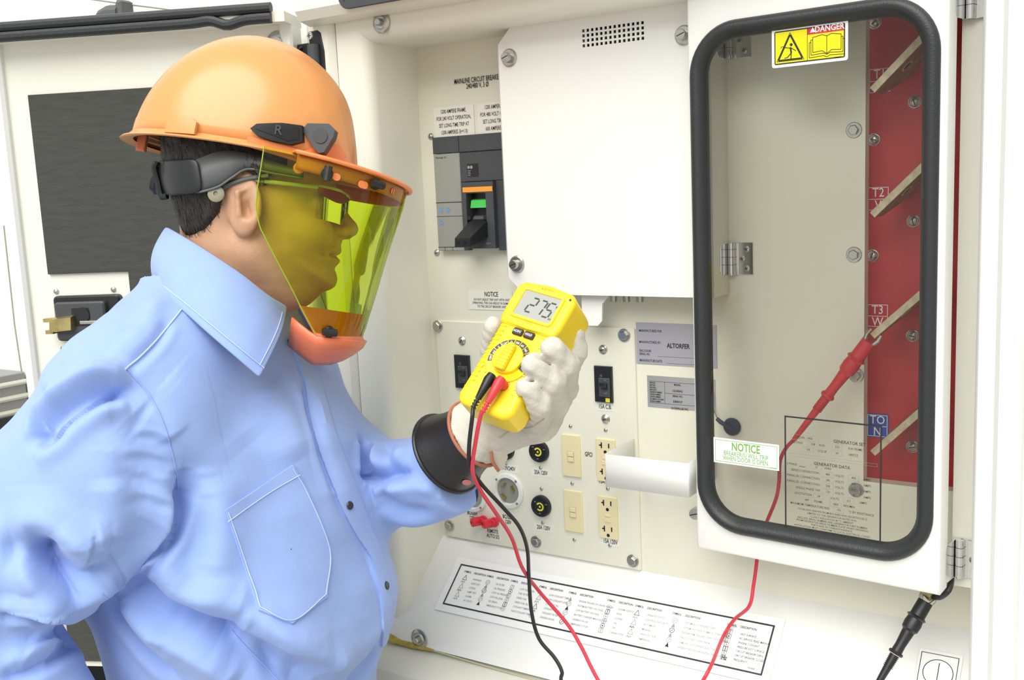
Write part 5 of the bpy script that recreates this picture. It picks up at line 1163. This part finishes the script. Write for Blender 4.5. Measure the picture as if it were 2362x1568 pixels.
# tighten: pads on the near side
sidepatch([(385, 308), (388, 282), (398, 272), (452, 278), (463, 288), (458, 316)], .011, 'accessory_slot', HATM, hat)
sidepatch([(575, 340), (578, 318), (640, 333), (692, 344), (690, 372)], .006, 'bracket_rail', HATM2, hat)
BRK = HATM2
sidepatch([(586, 303), (600, 292), (655, 287), (696, 289), (698, 325), (672, 335), (630, 328), (600, 318)], .009, 'bracket_arm', BLACK, hat, base=.003)
sidepatch([(598, 304), (655, 294), (690, 295), (691, 322), (668, 328)], .010, 'bracket_recess', mat('black_recess', (.006, .006, .007), .5), hat, base=.003)
sidepatch([(694, 296), (706, 281), (756, 282), (770, 296), (766, 312), (744, 348), (732, 350), (722, 340)], .016, 'pivot_cap', DGREY, hat, base=.004, fol=False)
o = sidepatch([(718+18*1+17*math.cos(a), 311+17*math.sin(a)) for a in np.linspace(0, 2*math.pi, 14, endpoint=False)], .0172, 'pivot_button', mat('cap_grey', (.045, .048, .052), .5), hat, base=.004, fol=False)
c_ = hv(648, 306, -.10); MB().text('R', c_[0], c_[1], .012, sidez(c_[0], c_[1])+.0155, 1., .01).build('arm_letter', mat('moulded_letter', (.03, .03, .033), .5), hat, smooth=False)
# bracket wing from the pivot down to the brow
sidepatch([(692, 350), (720, 335), (770, 320), (800, 385), (760, 378), (700, 362)], .006, 'bracket_wing', BRK, hat, base=.002)
# rear loop under the brim
MB().box(-.006, .006, -.022, 0, -.004, .004, .001).build('rear_hook', CHINM, hat, Matrix.Translation(tuple(hv(337, 322)+np.array([0, .004, .012]))))
# --- face shield surface: rows between a traced rear edge and a traced front edge
Ld = np.array([(612, 338), (606, 380), (597, 430), (593, 480), (602, 525), (625, 570), (648, 615), (672, 660), (694, 705), (715, 745), (735, 776)], float)
Rd = np.array([(938, 441), (930, 475), (919, 510), (907, 546), (895, 583), (884, 620), (873, 657), (862, 693), (851, 728), (842, 757), (832, 784)], float)
lat = np.array([.118, .119, .118, .116, .113, .109, .104, .098, .091, .084, .076])
def shield_row(t):
    k = t*(len(Ld)-1); i = min(int(k), len(Ld)-2); f = k-i; L_ = Ld[i]*(1-f)+Ld[i+1]*f; R_ = Rd[i]*(1-f)+Rd[i+1]*f; b_ = lat[i]*(1-f)+lat[i+1]*f; return L_, R_, b_
def shield_pt(t, u, grow=0.):
    """u in -1..1 : near rear edge -> front -> far rear edge"""
    L_, R_, b_ = shield_row(t); s = abs(u)
    pL = hv(*L_, -b_*.95)[:2]; pF = hv(*R_)[:2]; al = .5*math.pi
    e = 1-s; L3 = np.array(pL); F3 = np.array(pF); D_ = F3-L3; ln_ = np.linalg.norm(D_); a_ = min(.118, ln_*.96)      # round front of half-length a_
    st = max(ln_-a_, 0); arc = a_*1.35; tot = st+arc; q_ = e*tot
    if q_ < st: x_ = q_; z_ = b_
    else: th = (q_-st)/arc*al; x_ = st+a_*math.sin(th); z_ = b_*math.cos(th)
    p = L3+D_/ln_*x_; z_ = z_+grow; return np.array([p[0]+(D_/ln_*grow*math.sin(max(0, (q_-st)/arc*al)))[0] if grow else p[0], p[1], z_ if u < 0 else -z_])
NT, NU = 34, 81
G = [[shield_pt(t, u) for u in np.linspace(-1, 1, NU)] for t in np.linspace(0, 1, NT)]
visor = MB().grid(G).build('face_shield', VISOR, hat, ang=180)
ed = [shield_pt(t, -1) for t in np.linspace(0, 1, 40)]; MB().tube(ed, .0008, 6).build('shield_edge', VEDGE, visor)
ed = [shield_pt(t, 1) for t in np.linspace(0, 1, 40)]; MB().tube(ed, .0008, 6).build('shield_edge', VEDGE, visor)
# brow guard: plate above the shield plus a skirt band behind it
def brow(t, u, g): p = shield_pt(t, u, g); return p
us = np.linspace(-.80, .80, 61)
G = []
inn = [(hv(690, 352, -.1)[0]-.0, 0)]
for k in range(4):
    f = k/3; row = []
    for u in us:
        p = shield_pt(0.0, u, .004); t_ = math.atan2(p[2]/.109, (p[0]-xm)/ah); c2, s2 = math.cos(t_), math.sin(t_)
        rim_ = np.array([xm+(ah+.002)*math.copysign(abs(c2)**(2/2.3), c2), -.002, .111*math.copysign(abs(s2)**(2/2.1), s2)]); p = p+np.array([0, .003, 0]); row.append(rim_*(1-f)+p*f)
    G.append(row)
bp = MB().grid(G).build('brow_plate', HATM2, hat, ang=60); md = bp.modifiers.new('t', 'SOLIDIFY'); md.thickness = .003; md.offset = 0
G = [[shield_pt(t, u, -.003)+np.array([0, .0, 0]) for u in us] for t in (0., .03, .06, .085)]
bs = MB().grid(G).build('brow_skirt', mat('brow_skirt_plastic', (.80, .24, .10), .5), hat, ang=60); md = bs.modifiers.new('t', 'SOLIDIFY'); md.thickness = .002; md.offset = 0
MB().tube([shield_pt(0., u, .004)+np.array([0, .002, 0]) for u in us], .0028, 8).build('brow_rim', HATM2, hat)
def near_u(px, py):      # find shield parameter under a pixel by search
    best = None
    for t in np.linspace(0, 1, 41):
        for u in np.linspace(-1, .15, 70):
            w = HM[:3, :3] @ shield_pt(t, u)+HM[:3, 3]; c = (w-CAM) @ RW; d = (CX+FPX*c[0]/c[2]-px)**2+(CY+FPX*c[1]/c[2]-py)**2
            if best is None or d < best[0]: best = (d, t, u)
    return best[1:]
for px, py, rot in ((755, 403, 1), (860, 428, 0), (758, 762, 0)):
    t, u = near_u(px, py); p = shield_pt(t, u, .002); du_ = shield_pt(t, u+.02)-shield_pt(t, u-.02); dv_ = shield_pt(max(t-.01, 0), u)-shield_pt(t+.01, u); n_ = np.cross(_n(du_), _n(dv_)); n_ = n_ if n_[2] > 0 else -n_
    o = MB().lathe([(.0075, 0), (.0075, .004), (.0062, .006), (0, .006)], 16, p, n_).build('shield_knob', BLACK, hat, ang=40)
    ax_ = _n(dv_) if rot else _n(du_); MB().tube([p+n_*.006-ax_*.009, p+n_*.006+ax_*.009], .005, 10).build('knob_grip', BLACK, o)
for px, py, w_ in ((835, 424, .014), (775, 408, .010), (905, 440, .006)):
    t, u = near_u(px, py); p = shield_pt(t, u, .0006); du_ = _n(shield_pt(t, u+.02)-shield_pt(t, u-.02)); dv_ = shield_pt(max(t-.01, 0), u)-shield_pt(t+.01, u); dv_ = _n(dv_-du_*(dv_@du_)); n_ = np.cross(du_, dv_)
    m_ = np.eye(4); m_[:3, 0] = du_; m_[:3, 1] = dv_; m_[:3, 2] = n_; m_[:3, 3] = p; MB().prism(rrect(-w_/2, w_/2, -.0045, .0045, .004, 3), -.0005, .0005).build('adjust_slot', HATM2, hat, Matrix(m_.tolist()))
# chin guard: cup closing the lower edge of the shield
G = []
chin_top = [(u, 0) for u in np.linspace(-1, 1, 41)]
for k, (t, g, dy, sc) in enumerate(((.80, -.003, 0, 1.), (.90, -.003, 0, 1.), (1., .0055, .000, 1.0), (1.0, .004, -.010, .97), (1., -.001, -.020, .90), (1., -.008, -.030, .80), (1., -.016, -.037, .66))):
    row = []
    for u, _x in chin_top:
        p = shield_pt(t, u*1.0, g).copy(); L_, R_, b_ = shield_row(t); ctr = hv(712, 790)[:2]
        if abs(u) > .999: pass
        p[0] = ctr[0]+(p[0]-ctr[0])*sc-(.0 if k < 3 else .0); p[1] += dy; p[2] *= sc; row.append(p)
    G.append(row)
# rear extension of the cup (towards the throat)
G2 = []
for row in G:
    a, c = row[0], row[-1]; pre = [a+np.array([-.037, .019, -.012]), a+np.array([-.026, .013, -.006]), a+np.array([-.011, .005, -.002])]; post = [c+np.array([-.011, .005, .002]), c+np.array([-.026, .013, .006]), c+np.array([-.037, .019, .012])]; G2.append(pre+list(row)+post)
cg = MB().grid(G2[2:]).build('chin_guard', CHINM, hat, ang=60); md = cg.modifiers.new('t', 'SOLIDIFY'); md.thickness = .003; md.offset = 0
cb_ = MB().grid([[p+np.array([-.003, 0, -.003*np.sign(p[2])]) for p in row[3:-3]] for row in G2[:3]]).build('chin_band', CHINM, hat, ang=60)
# head suspension: band, ratchet case, knob
def hb(px, py, dz): return hv(px, py, dz)
BAND = mat('grey_suspension_strap', (.11, .115, .12), .5)
upb = [(440, 372, -.086), (462, 364, -.090), (500, 350, -.092), (540, 348, -.093), (590, 358, -.090), (640, 375, -.090), (700, 392, -.088)]
lob = [(452, 443, -.086), (470, 441, -.090), (505, 430, -.092), (535, 410, -.093), (572, 390, -.090), (630, 400, -.090), (700, 412, -.088)]
U = spline([hb(*p) for p in upb], 6); Lw = spline([hb(*p) for p in lob], 6); o = MB().grid([U, (U+Lw)/2+np.array([0, 0, .0015]), Lw]).build('suspension_band', BAND, hat, ang=60); md = o.modifiers.new('t', 'SOLIDIFY'); md.thickness = .0022
MB().tube(Lw+np.array([0, 0, .001]), .0016, 6).build('band_rib', BAND, hat)
rc_ = [[(366, 374, .0), (366, 410, .0), (378, 450, .0)], [(368, 371, -.026), (370, 410, -.028), (382, 451, -.026)], [(386, 367, -.062), (388, 410, -.064), (397, 452, -.062)], [(428, 366, -.086), (432, 408, -.088), (440, 450, -.086)], [(460, 362, -.092), (465, 403, -.092), (472, 444, -.092)]]
o = MB().grid([[hb(*p) for p in r_] for r_ in rc_]).build('ratchet_case', BLACK, hat, ang=60); md = o.modifiers.new('t', 'SOLIDIFY'); md.thickness = .004; sb_ = o.modifiers.new('s', 'SUBSURF'); sb_.levels = 2; sb_.render_levels = 2
kc = hb(368, 411, -.014); MB().lathe([(.010, -.008), (.020, -.006), (.0225, 0), (.020, .006), (.010, .008)], 22, kc, (-.97, .17, .15)).build('ratchet_knob', BLACK, hat)
MB().tube(spline([hb(362, 372, -.036), hb(356, 388, -.036), hb(364, 420, -.036), hb(372, 452, -.036), hb(386, 452, -.038)], 6), .0042, 8).build('knob_guard', BLACK, hat)
MB().tube(spline([hb(362, 372, .012), hb(356, 388, .012), hb(364, 420, .012), hb(372, 452, .012), hb(386, 452, .012)], 6), .0042, 8).build('knob_guard', BLACK, hat)
CLIP = mat('translucent_strap_clip', (.28, .27, .18), .35); o = MB().lathe([(.0105, 0), (.0105, .002), (.009, .003), (.003, .003), (.003, .001)], 20, hb(499, 447, -.088), (0, 0, 1)).build('strap_clip', CLIP, hat)
MB().tube(spline([hb(505, 440, -.083), hb(530, 425, -.086), hb(570, 412, -.088), hb(620, 405, -.090)], 5), .003, 6).build('strap_arm', BAND, hat)
c = hb(690, 388, -.105); MB().lathe([(.007, 0), (.007, .002), (.003, .002), (.003, 0)], 16, c, (0, 0, 1)).build('hanger_tab', HATM2, hat)
# ================================================================== safety glasses
gm = clear_mat('clear_lens', (.93, .94, .90), .08, .03)
gl0 = thing('safety_glasses', 'clear safety glasses worn under the face shield', 'glasses', Matrix(HM.tolist()))
for s in (-1, 1):
    G = []
    for t in np.linspace(0, 1, 7):
        py = 452+74*t; row = []
        for a in np.linspace(0, 1, 9):
            px = 803-6*t-46*a**1.7; row.append(hv(px, py-8*a, 0)*np.array([1, 1, 0])+np.array([0, 0, s*(.006+.066*a**.75)]))
        G.append(row)
    MB().grid(G).build('lens', gm, gl0, ang=180)
    tp = spline([hv(758, 450)*np.array([1, 1, 0])+np.array([0, 0, s*.073]), hv(700, 446)*np.array([1, 1, 0])+np.array([0, 0, s*.081]), hv(640, 440)*np.array([1, 1, 0])+np.array([0, 0, s*.084]), hv(612, 436)*np.array([1, 1, 0])+np.array([0, 0, s*.082])], 6)
    MB().tube(tp, .0028, 8).build('temple_arm', mat('clear_frame', (.45, .46, .40), .2), gl0)
    G = [[hv(757-52*a, 455+(1-a*.4)*h_, 0)*np.array([1, 1, 0])+np.array([0, 0, s*(.0735+.006*a)]) for a in np.linspace(0, 1, 5)] for h_ in (0, 20, 45)]
    MB().grid(G).build('side_shield', gm, gl0)
    MB().tube([G_ for G_ in spline([hv(803, 452)*np.array([1, 1, 0])+np.array([0, 0, s*.003]), hv(790, 448)*np.array([1, 1, 0])+np.array([0, 0, s*.045]), hv(758, 446)*np.array([1, 1, 0])+np.array([0, 0, s*.073])], 6)], .0022, 6).build('brow_bar', MATS['clear_frame'], gl0)
# ================================================================== multimeter in the left hand
YBODY = mat('yellow_meter_plastic', (.90, .66, .012), .38, coat=.1)
LCD = mat('grey_lcd', (.36, .37, .34), .25); SEG = mat('lcd_segment', (.03, .035, .03), .4); BTN = mat('brown_black_button', (.035, .025, .022), .45); DARKP = mat('dark_dial_print', (.06, .045, .04), .5)
MW, ML, MT = .084, .182, .046
ma_ = _n(np.array([.476, .822, .31])); mb2 = np.array([.77, -.325, -.545]); mb2 = _n(mb2-ma_*(mb2@ma_)); mc = C3(1190, 803, 1.262)
MM = fmat(c2w(mc), c2w(mb2)-CAM, c2w(ma_)-CAM); MMI = MM.inverted()
mt = thing('multimeter', 'yellow handheld multimeter reading 275 in the gloved hand', 'multimeter', MM)
hw, hl_ = MW/2, ML/2
def rounded(pl, z0, z1, c, nm, m, parent):
    o = MB().prism(pl, z0, z1).build(nm, m, parent, smooth=True, ang=35); bv = o.modifiers.new('b', 'BEVEL'); bv.width = c; bv.segments = 4; bv.limit_method = 'ANGLE'; bv.angle_limit = math.radians(40); return o
low = [(-hw+.012, -hl_), (hw-.012, -hl_), (hw-.004, -hl_+.004), (hw, -hl_+.012), (hw-.002, -.01), (hw-.001, .035), (-hw+.001, .035), (-hw+.002, -.01), (-hw, -hl_+.012), (-hw+.004, -hl_+.004)]
rounded(low, -MT, 0, .007, 'body', YBODY, mt)
head = [(-hw+.001, .026), (hw-.001, .026), (hw+.002, .040), (hw+.003, hl_-.008), (hw-.006, hl_), (0, hl_+.004), (-hw+.006, hl_), (-hw-.003, hl_-.008), (-hw-.002, .040)]
rounded(head, -MT-.012, .004, .006, 'head_holster', YBODY, mt)
# display
bz = MB(); ox = rrect(-.032, .032, .037, .084, .006, 4); ix = rrect(-.027, .027, .0425, .078, .002, 4)
bz.grid([[(*p, .003) for p in ox], [(*p, .0062) for p in rrect(-.031, .031, .038, .083, .006, 4)], [(*p, .0062) for p in rrect(-.028, .028, .0415, .079, .003, 4)], [(*p, .0035) for p in ix]], closev=True).build('display_bezel', YBODY, mt)
MB().flat(rrect(-.0275, .0275, .042, .0785, .002, 3), .0046).build('display', LCD, mt, smooth=False)
SEGS = {'2': 'abged', '7': 'abc', '5': 'afgcd'}
b = MB(); sw_, sh2 = .0115, .0105; sl_ = .16
def seg7(b, ch, ox_, oy):
    L_ = {'a': ((0, 2), (1, 2)), 'b': ((1, 1), (1, 2)), 'c': ((1, 0), (1, 1)), 'd': ((0, 0), (1, 0)), 'e': ((0, 0), (0, 1)), 'f': ((0, 1), (0, 2)), 'g': ((0, 1), (1, 1))}
    for s in SEGS[ch]:
        (x0, y0), (x1, y1) = L_[s]; p = np.array([ox_+x0*sw_*.82, oy+y0*sh2]); q = np.array([ox_+x1*sw_*.82, oy+y1*sh2]); d = _n(q-p)*.0011; p = p+d; q = q-d
        p[0] += (p[1]-oy)*sl_; q[0] += (q[1]-oy)*sl_; b.line(p, q, .0021, .0049)
for i, ch in enumerate('275'): seg7(b, ch, -.0145+.0128*i, .0495)
b.text('AC', .0245, .0485, .0028, .0049, .9, .02); b.text('V', .0252, .0665, .0035, .0049, .9, .02); b.build('reading', SEG, mt, smooth=False)
b = MB(); b.text('▲ EXTECH', 0, .0866, .003, .0044, .9, .01); b.build('brand_print', mat('gold_print', (.45, .30, .01), .5), mt, smooth=False); MB().text('EX530', 0, .0348, .003, .0066, .9, .01).build('model_print', MATS['gold_print'], mt, smooth=False)
# buttons
for x, w_ in ((-.0085, 'AC/DC'), (.0085, 'HOLD')):
    o = MB().prism(rrect(x-.0072, x+.0072, .0165, .0255, .0015, 3), 0, .0036, .001).build('button', BTN, mt); MB().text(w_, x, .021, .0031, .0038, .85, .02).build('button_lettering', WINK, o, smooth=False)
MB().tube([(-.034, .030, .002), (-.02, .0295, .003), (0, .0285, .003), (.02, .0295, .003), (.034, .030, .002)], .0014, 6).build('groove_rib', YBODY, mt)
# dial
dc = -.018
MB().lathe([(.0315, 0), (.0315, .0018), (.0300, .0026), (.0285, .0018), (0, .0018)], 44, (0, dc, 0)).build('dial_ring', YBODY, mt)
for k in range(11):
    a0 = math.radians(-22+k*20.5); b = MB(); b.circ(0, dc, .0282, .0078, .0022, 4, a0+.02, a0+.33); b.build('range_mark', DARKP, mt, smooth=False)
b = MB()
for k, w_ in enumerate(('°F', '°C', 'Hz', 'mA', 'µA', '10A', 'Ω', 'CAP', 'V', 'mV', 'OFF')):
    a = math.radians(-22+k*20.5)+.175; b.text(w_, .0243*math.cos(a), dc+.0243*math.sin(a), .0033, .0025, .8, .02, rot=a-math.pi/2)
b.build('range_lettering', WINK, mt, smooth=False)
MB().lathe([(.0205, .0018), (.0205, .006), (.0185, .0075), (0, .0078)], 36, (0, dc, 0)).build('knob', YBODY, mt)
rounded([(-.0075, dc-.019), (.0075, dc-.019), (.006, dc+.017), (0, dc+.0205), (-.006, dc+.017)], .007, .0145, .003, 'knob_grip', YBODY, mt)
for k in range(7): MB().tube([(-.0065, dc-.014+.0045*k, .0146), (.0065, dc-.014+.0045*k, .0146)], .0007, 5).build('grip_rib', YBODY, mt)
b = MB(); b.circ(0, dc, .0305, .0006, .0024, 26, math.radians(205), math.radians(330))
for k in range(7): a = math.radians(212+k*18); b.line((.0315*math.cos(a), dc+.0315*math.sin(a)), (.0345*math.cos(a), dc+.0345*math.sin(a)), .0007, .0008)
b.build('jack_print', MATS['gold_print'], mt, smooth=False)
# side grip ribs
for s in (1, -1):
    for k in range(13): MB().tube([(s*(hw-.0135), -.058+.0068*k, .0004), (s*(hw-.005), -.058+.0068*k, -.0012), (s*(hw-.0012), -.058+.0068*k, -.008), (s*(hw-.0008), -.058+.0068*k, -.022)], .0016, 6).build('side_rib', YBODY, mt)
for x, y in ((-.036, .032), (.036, .032), (.037, .082)): MB().lathe([(.0016, 0), (.0016, .0004)], 8, (x, y, .0042 if y > .04 else .001)).build('case_hole', BLACK, mt)
# ================================================================== test leads
LRUB = mat('red_lead_rubber', (.66, .04, .05), .38); BRUB = mat('black_lead_rubber', (.012, .012, .014), .38); REDC = mat('red_lead_cable', (.60, .035, .06), .4)
def lead(name, label, m, mcab, u0, cable, probe, M0):
    t = thing(name, label, 'test lead', M0); I = M0.inverted(); loc = lambda p: np.array(I @ Vector(np.asarray(p).tolist()))
    mw = lambda u, v, n_: np.array(MM @ Vector((u, v, n_)))
    pl = MB(); P_ = [mw(u0, -.052, 0.0012), mw(u0, -.052, .013)]; pl.tube([loc(p) for p in P_], [.0066, .0064], 14); pl.build('plug_base', m, t)
    q = [mw(u0, -.0475, .0125), mw(u0, -.055, .0135), mw(u0-.001, -.071, .0115), mw(u0-.002, -.080, .010)]; MB().tube([loc(p) for p in q], [.0056, .0066, .0050, .0040], 14).build('plug', m, t)
    for k in range(4):
        f = k/3; c = mw(u0-.002-.001*f, -.080-.012*f, .010-.002*f); c2 = mw(u0-.002-.001*f, -.0815-.012*f, .0098-.002*f); MB().tube([loc(c), loc(c2)], .0042-.0006*f, 10).build('strain_relief', m, t)
    st = [mw(u0-.002, -.080, .010), mw(u0-.003, -.092, .008)]
    path = spline([np.asarray(p) for p in st+cable], 10); MB().tube([loc(p) for p in path], .0026, 9).build('cable', mcab, t)
    return t, loc
Sp = lambda px, py, off=.004: S(px, py)+sn*off
redc = [K(1108, 962, 1.225), K(1097, 1020, 1.235), K(1090, 1085, 1.25), K(1108, 1130, 1.27), K(1145, 1185, 1.30), K(1180, 1240, 1.34), K(1205, 1310, 1.38), K(1245, 1365, 1.42), K(1308, 1438, 1.42), K(1340, 1490, 1.41), K(1362, 1535, 1.40), K(1382, 1572, 1.39), K(1430, 1650, 1.37), K(1500, 1690, 1.36), K(1570, 1650, 1.36), K(1612, 1585, 1.37), K(1640, 1535, 1.38), Sp(1672, 1478, .012), Sp(1702, 1443, .02), W(1728, 1398, .075), W(1738, 1350, .068), W(1745, 1300, .062), W(1750, 1250, .06), W(1768, 1205, .06), W(1790, 1150, .062), W(1797, 1110, .064), W(1799, 1065, .065), W(1812, 1035, .065), W(1832, 1013, .064)]
t, loc = lead('red_test_lead', 'red test lead running from the multimeter to the clip on bus bar T3', LRUB, REDC, .0125, redc, None, MM)
PA, PB = W(1832, 1013, .064), W(2012, 778, .054)
def along(f): return PA+(PB-PA)*f
def probe(t, loc, m, A, B, tipgap=.0):
    L_ = lambda f: loc(A+(B-A)*f)
    fs = np.linspace(0, .42, 22); MB().tube([L_(f) for f in fs], [.0034+.0026*(f/.42) for f in fs], 14).build('handle', m, t)
    for k in range(8): f = .30+.016*k; MB().tube([L_(f), L_(f+.006)], .0066, 14).build('grip_ring', m, t)
    MB().tube([L_(.425), L_(.44), L_(.455)], [.0085, .0098, .0085], 18).build('finger_guard', m, t)
    MB().tube([L_(.455), L_(.52), L_(.60), L_(.68)], [.0070, .0066, .0074, .0082], 14).build('barrel', m, t)
    MB().tube([L_(.66), L_(.68), L_(.74), L_(.80), L_(.96)], [.0080, .0105, .0112, .0098, .0096], 16).build('clip_boot', m, t)
    MB().tube([L_(.785), L_(.80), L_(.815)], [.0105, .0128, .0105], 18).build('boot_flange', m, t)
    d = _n(B-A); sd = np.array(np.cross(d, [0, 1, 0])); sd = _n(sd)
    for s in (-1, 1):
        p = [loc(A+(B-A)*.95+sd*s*.006), loc(A+(B-A)*1.0+sd*s*.0085), loc(A+(B-A)*1.05+sd*s*.0075)]; MB().tube(p, [.003, .0026, .002], 8).build('jaw', STEEL, t)
probe(t, loc, LRUB, PA, PB)
blkc = [K(1089, 965, 1.225), K(1082, 1030, 1.235), K(1085, 1075, 1.25), K(1112, 1118, 1.27), K(1160, 1170, 1.30), K(1198, 1215, 1.33), K(1216, 1265, 1.36), K(1220, 1330, 1.39), K(1226, 1410, 1.40), K(1243, 1472, 1.40), K(1278, 1515, 1.39), K(1296, 1548, 1.38), K(1302, 1590, 1.37), K(1400, 1760, 1.30), K(1700, 1800, 1.22), K(1950, 1720, 1.18)]
PA, PB = W(2008, 1606, .135), W(2140, 1378, .066); blkc += [PA+(PA-PB)*.06, PA]
t, loc = lead('black_test_lead', 'black test lead running from the multimeter to the clip under the window door', BRUB, BRUB, -.0025, blkc, None, MM)
probe(t, loc, BRUB, PA, PB)
# ================================================================== insulating glove with leather protector
LEATH = mat('cream_leather', (.64, .61, .53), .75, var=.12, vscale=25, bump=.35, bscale=260); BIND = mat('rust_leather_binding', (.42, .15, .08), .7, bump=.2); GLRUB = mat('black_glove_rubber', (.014, .014, .015), .36, bump=.15, bscale=400)
A0, A1 = C3(1018, 1055, 1.392), C3(1098, 1000, 1.352); ax_ = _n(A1-A0)
gv = thing('protective_glove', 'cream leather glove over a black rubber gauntlet holding the multimeter', 'glove', Matrix.Translation(c2w(A1).tolist()))
gf = Field((C3(1010, 0, 1.30)[0], C3(0, 1110, 1.36)[1], 1.175), (C3(1375, 0, 1.33)[0], C3(0, 705, 1.30)[1], 1.45), .0025)
def fin(pts, rs, k=.006):
    for i in range(len(pts)-1): gf.union(gf.cone(C3(*pts[i]), C3(*pts[i+1]), rs[i], rs[i+1]), (.0012 if i == 0 else .005))
gf.union(gf.cone(A1-ax_*.01, C3(1165, 955, 1.350), .047, .044), .02)
gf.union(gf.cone(C3(1165, 955, 1.352), C3(1235, 960, 1.335), .040, .036), .02)
gf.union(gf.cone(C3(1200, 930, 1.352), C3(1275, 900, 1.345), .034, .030), .02)
gf.union(gf.cone(C3(1160, 900, 1.365), C3(1270, 850, 1.355), .026, .024), .02)
F0 = gf.F.copy()
fin([(1217, 896, 1.228), (1243, 930, 1.242), (1235, 968, 1.290), (1215, 975, 1.335)], [.0150, .0165, .0180, .021])
fin([(1231, 842, 1.226), (1272, 880, 1.240), (1280, 930, 1.295), (1250, 945, 1.335)], [.0155, .0172, .0185, .022])
fin([(1274, 804, 1.232), (1305, 842, 1.250), (1300, 895, 1.305), (1270, 905, 1.340)], [.0150, .0165, .0180, .022])
fin([(1322, 770, 1.300), (1325, 810, 1.305), (1300, 868, 1.335), (1265, 880, 1.350)], [.0150, .0160, .0175, .021])
fin([(1138, 752, 1.312), (1136, 800, 1.335), (1135, 870, 1.352), (1150, 930, 1.352)], [.0125, .0160, .0190, .027], .004)
for a, c in ((C3(1214, 866, 1.216), C3(1266, 916, 1.246)), (C3(1244, 820, 1.216), C3(1294, 872, 1.248)), (C3(1300, 798, 1.246), C3(1322, 852, 1.275))): gf.cut(gf.cone(a, c, .0035, .0025), .004)
# flat cut where the meter presses, and at the wrist
i_ = np.array(MMI); 
def to_m():
    Wp = None
    R3 = np.array(MM.to_3x3()); o3 = np.array(MM.translation); cm_o = ((o3-CAM) @ RW)*np.array([1, -1, 1]); cols = [((R3[:, k]) @ RW)*np.array([1, -1, 1]) for k in range(3)]
    return [sum(((gf.X, gf.Y, gf.Z)[j]-cm_o[j])*cols[k][j] for j in range(3)) for k in range(3)]
mu, mv, mn = to_m()
box = np.maximum(np.maximum(np.abs(mu)-(hw+.0005), np.abs(mv)-hl_), np.maximum(mn-.0, -MT-.0005-mn)).astype(np.float32); gf.cut(box, .003)
wr = ((gf.X-A1[0])*ax_[0]+(gf.Y-A1[1])*ax_[1]+(gf.Z-A1[2])*ax_[2]).astype(np.float32); gf.F = np.maximum(gf.F, -wr)
gf.F += (.0009*np.sin(gf.X*260+gf.Y*180)*np.sin(gf.Y*230-gf.Z*210)).astype(np.float32)
for a, c, r in (((1262, 990), (1300, 940), .003), ((1235, 1010), (1275, 985), .003), ((1190, 985), (1260, 1000), .003)):
    gf.cut(gf.cone(C3(*a, 1.302), C3(*c, 1.30), r, r*.6), .006)
V, Q = gf.mesh(1); go = np_mesh('leather_hand', V, Q, LEATH, gv)
gb = BVHTree.FromPolygons(c2w(V).tolist(), Q.tolist())
def gpath(pts, off=.0006):
    out = []
    for p in spline([np.array(q_, float) for q_ in pts], 8):
        h, n_ = hit(p[0], p[1], gb)
        if h is not None and (not out or np.linalg.norm(h-out[-1]) < .03): n_ = n_ if n_ @ (CAM-h) > 0 else -n_; out.append(h+n_*off)
    return out
GST = mat('glove_thread', (.50, .45, .36), .8)
for pts in ([(1150, 1010), (1185, 990), (1225, 985), (1255, 965)],):
    pp_ = gpath(pts)
    if len(pp_) > 3: put(MB().tube(pp_, .0007, 5), 'seam', GST, gv)
# binding ring and black gauntlet
u_ = _n(np.cross(ax_, [0, 0, 1.])); w2 = np.cross(ax_, u_)
def ring(c, r, n=40, ex=1., ey=1.): return [c+(u_*math.cos(t)*ex+w2*math.sin(t)*ey)*r for t in np.linspace(0, 2*math.pi, n, endpoint=False)]
put(MB().tube([c2w(p) for p in ring(A1, .0468)], .0024, 8, closed=True), 'binding', BIND, gv)
G = [[c2w(p) for p in ring(A1-ax_*d, r)] for d, r in ((-.006, .0425), (0., .0435), (.012, .0445), (.03, .048), (.045, .0525), (.056, .0565), (.060, .0575), (.060, .0545), (.045, .050), (.02, .045))]
put(MB().grid(G, closev=True), 'rubber_gauntlet', GLRUB, gv, 60)
put(MB().tube([c2w(p) for p in ring(A1-ax_*.0595, .0572)], .0032, 8, closed=True), 'rolled_rim', GLRUB, gv)
# strap tab under the wrist and pink label on the rubber
tb = [C3(1135, 1040, 1.318), C3(1162, 1022, 1.325), C3(1168, 1055, 1.330), C3(1156, 1085, 1.330), C3(1143, 1078, 1.325)]
b = MB(); b.hexa([c2w(p) for p in tb], [c2w(p+np.array([.002, 0, .0025])) for p in tb]); put(b, 'strap_tab', LEATH, gv)
put(MB().tube([c2w(p) for p in spline([C3(1133, 1042, 1.315), C3(1137, 1065, 1.316), C3(1150, 1086, 1.322)], 6)], .0024, 7), 'tab_binding', BIND, gv)
b3 = BVHTree.FromPolygons([tuple(np.array(p)) for r_ in G for p in r_], [(i*40+j, (i+1)*40+j, (i+1)*40+(j+1) % 40, i*40+(j+1) % 40) for i in range(9) for j in range(40)])
h, n_ = hit(1076, 1112, b3)
if h is not None:
    n_ = n_ if n_ @ (CAM-h) > 0 else -n_; put(MB().lathe([(.009, 0), (.0085, .0006), (0, .0008)], 18, h+n_*.0004, n_, 1., .55), 'label_patch', mat('pink_label', (.62, .18, .17), .5), gv)
